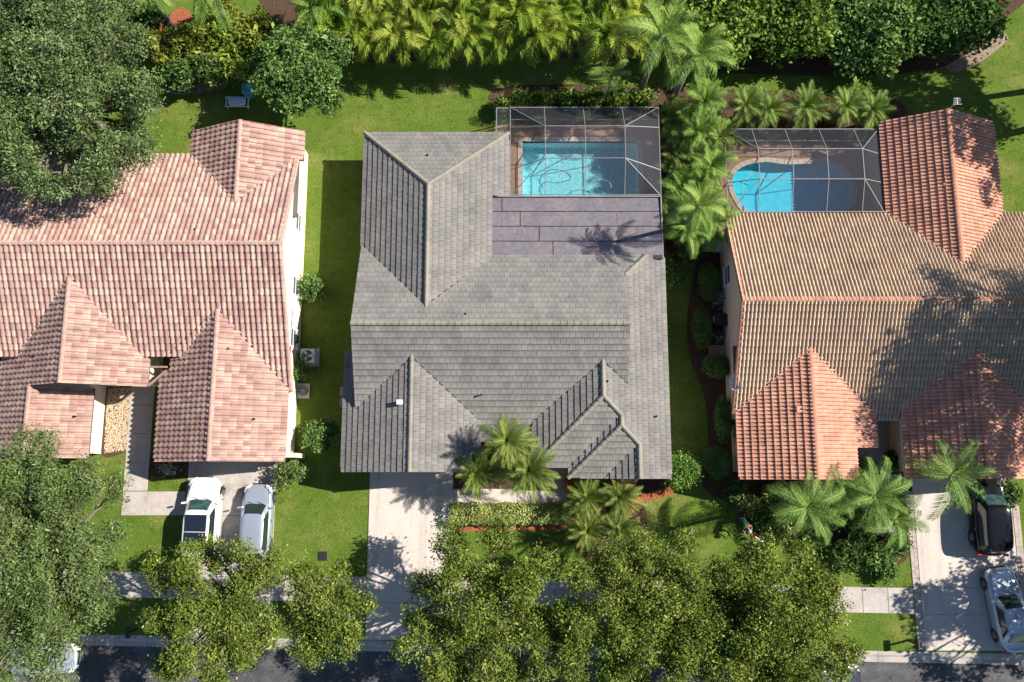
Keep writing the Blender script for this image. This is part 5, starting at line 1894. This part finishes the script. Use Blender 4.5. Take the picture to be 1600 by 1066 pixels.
px_, py_ = at(473, 611, .05)
pd = MB()
pd.box(px_ - .42, px_ + .42, py_ - .45, py_ + .45, 0, .07)
tag(pd.build('utility_pad', 'concrete'), 'small pale concrete pad under the coiled hose', 'pad')
hs = MB()
pts = []
for k in range(70):
    a = k * .42
    r = .16 + .12 * math.sin(k * .11) + .002 * k
    pts.append((px_ + r * math.cos(a), py_ + r * math.sin(a) * .9, .085 + .0018 * k))
pts += [(px_ - .5, py_ - .1, .05), (px_ - .75, py_ - .5, .04)]
hs.tube(pts, .018, 6)
tag(hs.build('garden_hose', 'teal'), 'dark garden hose coiled on the pale pad by the cream wall', 'hose')
ux, uy = at(463, 530, 1.0)
ub = MB()
ub.box(-12.94, -12.80, uy - .25, uy + .2, .9, 1.6)
ub.build('meter_box', 'darkmetal', hl)
# small step slabs at the side of the grey house
for k in range(2):
    x0, y0 = at(538, 612 + k * 17, .1)
    m = MB()
    m.box(x0 - .28, x0 + .34, y0 - .28, y0 + .28, 0, .10)
    tag(m.build('step_slab', 'deckpav'), 'tan step slab against the shaded side wall of the grey house', 'slab', 'step slabs beside the grey house')
# satellite dish
sx_, sy_ = at(1149, 598, 3.2)
dsh = thing('satellite_dish', 'white satellite dish on the gable edge of the terracotta roof', 'satellite dish', (sx_, sy_, 2.75))
rg = []
for k in range(5):
    f = (k + .15) / 4.15
    rg.append([(.36 * f * math.cos(a * math.pi / 12), .46 * f * math.sin(a * math.pi / 12), .12 * f * f) for a in range(24)])
dm = loft(rg[::-1])
child('reflector', dm.data('reflector', smooth=True), 'white', dsh, Matrix.Translation((0, 0, .55)) @ Matrix.Rotation(rad(-38), 4, 'Y'))
m = MB()
m.beam((.25, 0, -.1), (.05, 0, .5), .05)
child('mast', m.data('mast'), 'darkmetal', dsh)
m = MB()
m.beam((0, -.1, .5), (-.45, -.1, .82), .03)
m.box(-.50, -.40, -.15, -.05, .80, .90)
child('feed_arm', m.data('feed_arm'), 'darkmetal', dsh)
# wooden bench in the shady bed
bx, by = at(1119, 548, .4)
bn = thing('bench', 'small slatted wooden bench in the shady bed by the peach wall', 'bench', (bx, by, 0))
for k in range(4):
    m = MB()
    m.box(-.48, .48, -.30 + k * .16, -.17 + k * .16, .40, .44)
    child('slat', m.data('slat'), 'wood', bn)
for sx in (-1, 1):
    m = MB()
    m.box(sx * .40 - .04, sx * .40 + .04, -.28, .30, .34, .40)
    child('rail', m.data('rail'), 'wood', bn)
    for sy2 in (-.24, .26):
        m = MB()
        m.box(sx * .40 - .035, sx * .40 + .035, sy2 - .035, sy2 + .035, 0, .34)
        child('leg', m.data('leg'), 'wood', bn)
# barbecue
qx, qy = at(1126, 500, .8)
bq = thing('barbecue_grill', 'black lidded barbecue grill standing by the peach wall', 'grill', (qx, qy, 0))
m = loft([[(x, y, .70) for x, y in sring(.42, -.38, .38, 4, 24)], [(x, y, .88) for x, y in sring(.45, -.42, .42, 4, 24)], [(x, y, 1.05) for x, y in sring(.40, -.36, .36, 4, 24)], [(x, y, 1.12) for x, y in sring(.22, -.2, .2, 3, 24)]])
child('lid', m.data('lid', smooth=True), 'trim', bq)
m = MB()
m.box(-.34, .34, -.30, .30, .2, .70)
child('cabinet', m.data('cabinet'), 'darkmetal', bq)
for a in (-1, 1):
    for b in (-1, 1):
        m = MB()
        m.box(a * .28 - .03, a * .28 + .03, b * .24 - .03, b * .24 + .03, 0, .2)
        child('leg', m.data('leg'), 'darkmetal', bq)
m = MB()
m.beam((-.46, -.2, .95), (-.46, .2, .95), .03)
child('handle', m.data('handle'), 'chrome', bq)
PAL_WHT = [((.60, .60, .62), 3), ((.10, .14, .05), 3)]
bush('flowering_shrub', 'white-flecked plant between the clipped bush and the peach wall', 1126, 468, .5, .6, PAL_WHT, 700, leaf=.08, n=70)
bush('flowering_shrub', 'white-flecked plant beside the black barbecue grill', 1125, 527, .35, .5, PAL_WHT, 701, leaf=.08, n=40)
bush('flowering_shrub', 'white-flecked plant under the pink garage eave beside the walk', 262, 733, .42, .5, PAL_WHT, 702, leaf=.09, n=50)
for k in range(2):
    x0, y0 = at(1108 + 14 * k, 384 + k, .3)
    m = MB()
    m.box(x0 - .26, x0 + .26, y0 - .32, y0 + .32, 0, .5)
    m.box(x0 - .30, x0 + .30, y0 - .36, y0 + .36, .5, .56)
    tag(m.build('pump_box', 'acwhite'), 'grey lidded pump box at the back corner of the peach wall', 'box', 'pump boxes by the peach wall')
# mailboxes at the kerb
for u, v, lb in ((1427, 1004, 'dark mailbox on a post at the corner of the brick-edged driveway'), (206, 986, 'dark mailbox on a post between the oak and the street tree')):
    x0, y0 = at(u, v, .6)
    mbx = thing('mailbox', lb, 'mailbox', (x0, y0, 0))
    m = MB()
    m.box(-.05, .05, -.05, .05, 0, 1.0)
    child('post', m.data('post'), 'darkmetal', mbx)
    pr = [(.11 * math.cos(a * math.pi / 8), .11 * math.sin(a * math.pi / 8) + .12) for a in range(9)]
    pr = [(.11, 0)] + pr + [(-.11, 0)]
    n = len(pr)
    m = MB()
    m.mesh([(x, -.28, z + 1.0) for x, z in pr] + [(x, .28, z + 1.0) for x, z in pr], [(i, i + 1, i + 1 + n, i + n) for i in range(n - 1)] + [tuple(range(n - 1, -1, -1)), tuple(range(n, 2 * n)), (0, n, 2 * n - 1, n - 1)])
    child('box', m.data('box'), 'darkmetal', mbx)
    m = MB()
    m.box(.115, .125, -.1, .0, 1.08, 1.28)
    child('flag', m.data('flag'), 'red', mbx)
# drain cover on the left lawn
dx, dy = at(504, 869)
dr = thing('drain_cover', 'small square grey drain cover in the lawn beside the small street tree', 'drain cover', (dx, dy, 0))
m = MB()
m.box(-.26, .26, -.26, .26, 0, .035)
child('frame', m.data('frame'), 'darkmetal', dr)
for k in range(5):
    m = MB()
    m.box(-.2, .2, -.2 + k * .085, -.15 + k * .085, .035, .05)
    child('bar', m.data('bar'), 'darkmetal', dr)
# things on the left back lawn
lx, ly = at(370, 158, .4)
lg = thing('lounge_chair', 'garden lounger with pale blue cushion in the shade of the round green tree', 'lounger', (lx, ly, 0))
m = MB()
for a in (-.7, .7):
    m.beam((a, -.32, .3), (a, .32, .3), .05)
m.beam((-.8, -.32, .3), (.8, -.32, .3), .05)
m.beam((-.8, .32, .3), (.8, .32, .3), .05)
child('frame', m.data('frame'), 'white', lg)
for a in (-.65, .65):
    for b in (-.3, .3):
        m = MB()
        m.beam((a, b, 0), (a, b, .3), .05)
        child('leg', m.data('leg'), 'white', lg)
m = loft([[(x, y, .32) for x, y in sring(.55, -.28, .28, 5, 24)], [(x, y, .42) for x, y in sring(.55, -.28, .28, 5, 24)], [(x, y, .45) for x, y in sring(.48, -.22, .22, 5, 24)]])
child('cushion', m.data('cushion', smooth=True), 'paleblue', lg)
bx2, by2 = at(388, 142, .5)
bn2 = thing('garden_bin', 'teal blue plastic bin beside the garden lounger', 'bin', (bx2, by2, 0))
m = loft([[(x, y, 0) for x, y in sring(.24, -.3, .3, 5, 24)], [(x, y, .8) for x, y in sring(.30, -.37, .37, 5, 24)]])
child('tub', m.data('tub'), 'blue', bn2)
m = loft([[(x, y, .8) for x, y in sring(.33, -.4, .4, 5, 24)], [(x, y, .86) for x, y in sring(.33, -.4, .4, 5, 24)], [(x, y, .90) for x, y in sring(.2, -.28, .28, 5, 24)]])
child('lid', m.data('lid', smooth=True), 'blue', bn2)
fx, fy = at(290, 116, .3)
fp = thing('garden_urn', 'round earthen urn among the shady hedge behind the left back lawn', 'urn', (fx, fy, 0))
m = loft([[(r * math.cos(a * math.pi / 10), r * math.sin(a * math.pi / 10), z) for a in range(20)] for r, z in ((.22, 0), (.36, .2), (.40, .45), (.30, .62), (.34, .68), (.26, .66), (.24, .5))])
child('bowl', m.data('bowl', smooth=True), 'wood', fp)
# roof aerial on the far gable of the terracotta house
x0, y0 = at(1479, 160, 5.2)
an = thing('roof_aerial', 'thin white aerial mast at the back tip of the terracotta roof', 'aerial', (25.4, 20.95, 4.4))
m = MB()
m.tube([(0, 0, 0), (.05, .02, 1.0)], .018, 6)
child('mast', m.data('mast'), 'white', an)
m = MB()
for k in range(4):
    m.beam((-.2 + .02 * k, -.1 + .12 * k, .98), (.3 - .02 * k, -.1 + .12 * k, .98), .015)
m.beam((.05, -.12, .98), (.05, .30, .98), .02)
child('antenna', m.data('antenna'), 'white', an)
# patio things under the cage of the rectangular pool
tb = thing('patio_table', 'dark round patio table on the tan deck by the rectangular pool', 'table', (8.45, 17.1, 0))
m = MB()
m.cyl(0, 0, .70, .73, .38, 24)
child('top', m.data('top'), 'darkmetal', tb)
m = MB()
m.cyl(0, 0, .04, .70, .04, 10)
m.cyl(0, 0, .032, .06, .22, 16)
child('pedestal', m.data('pedestal'), 'darkmetal', tb)
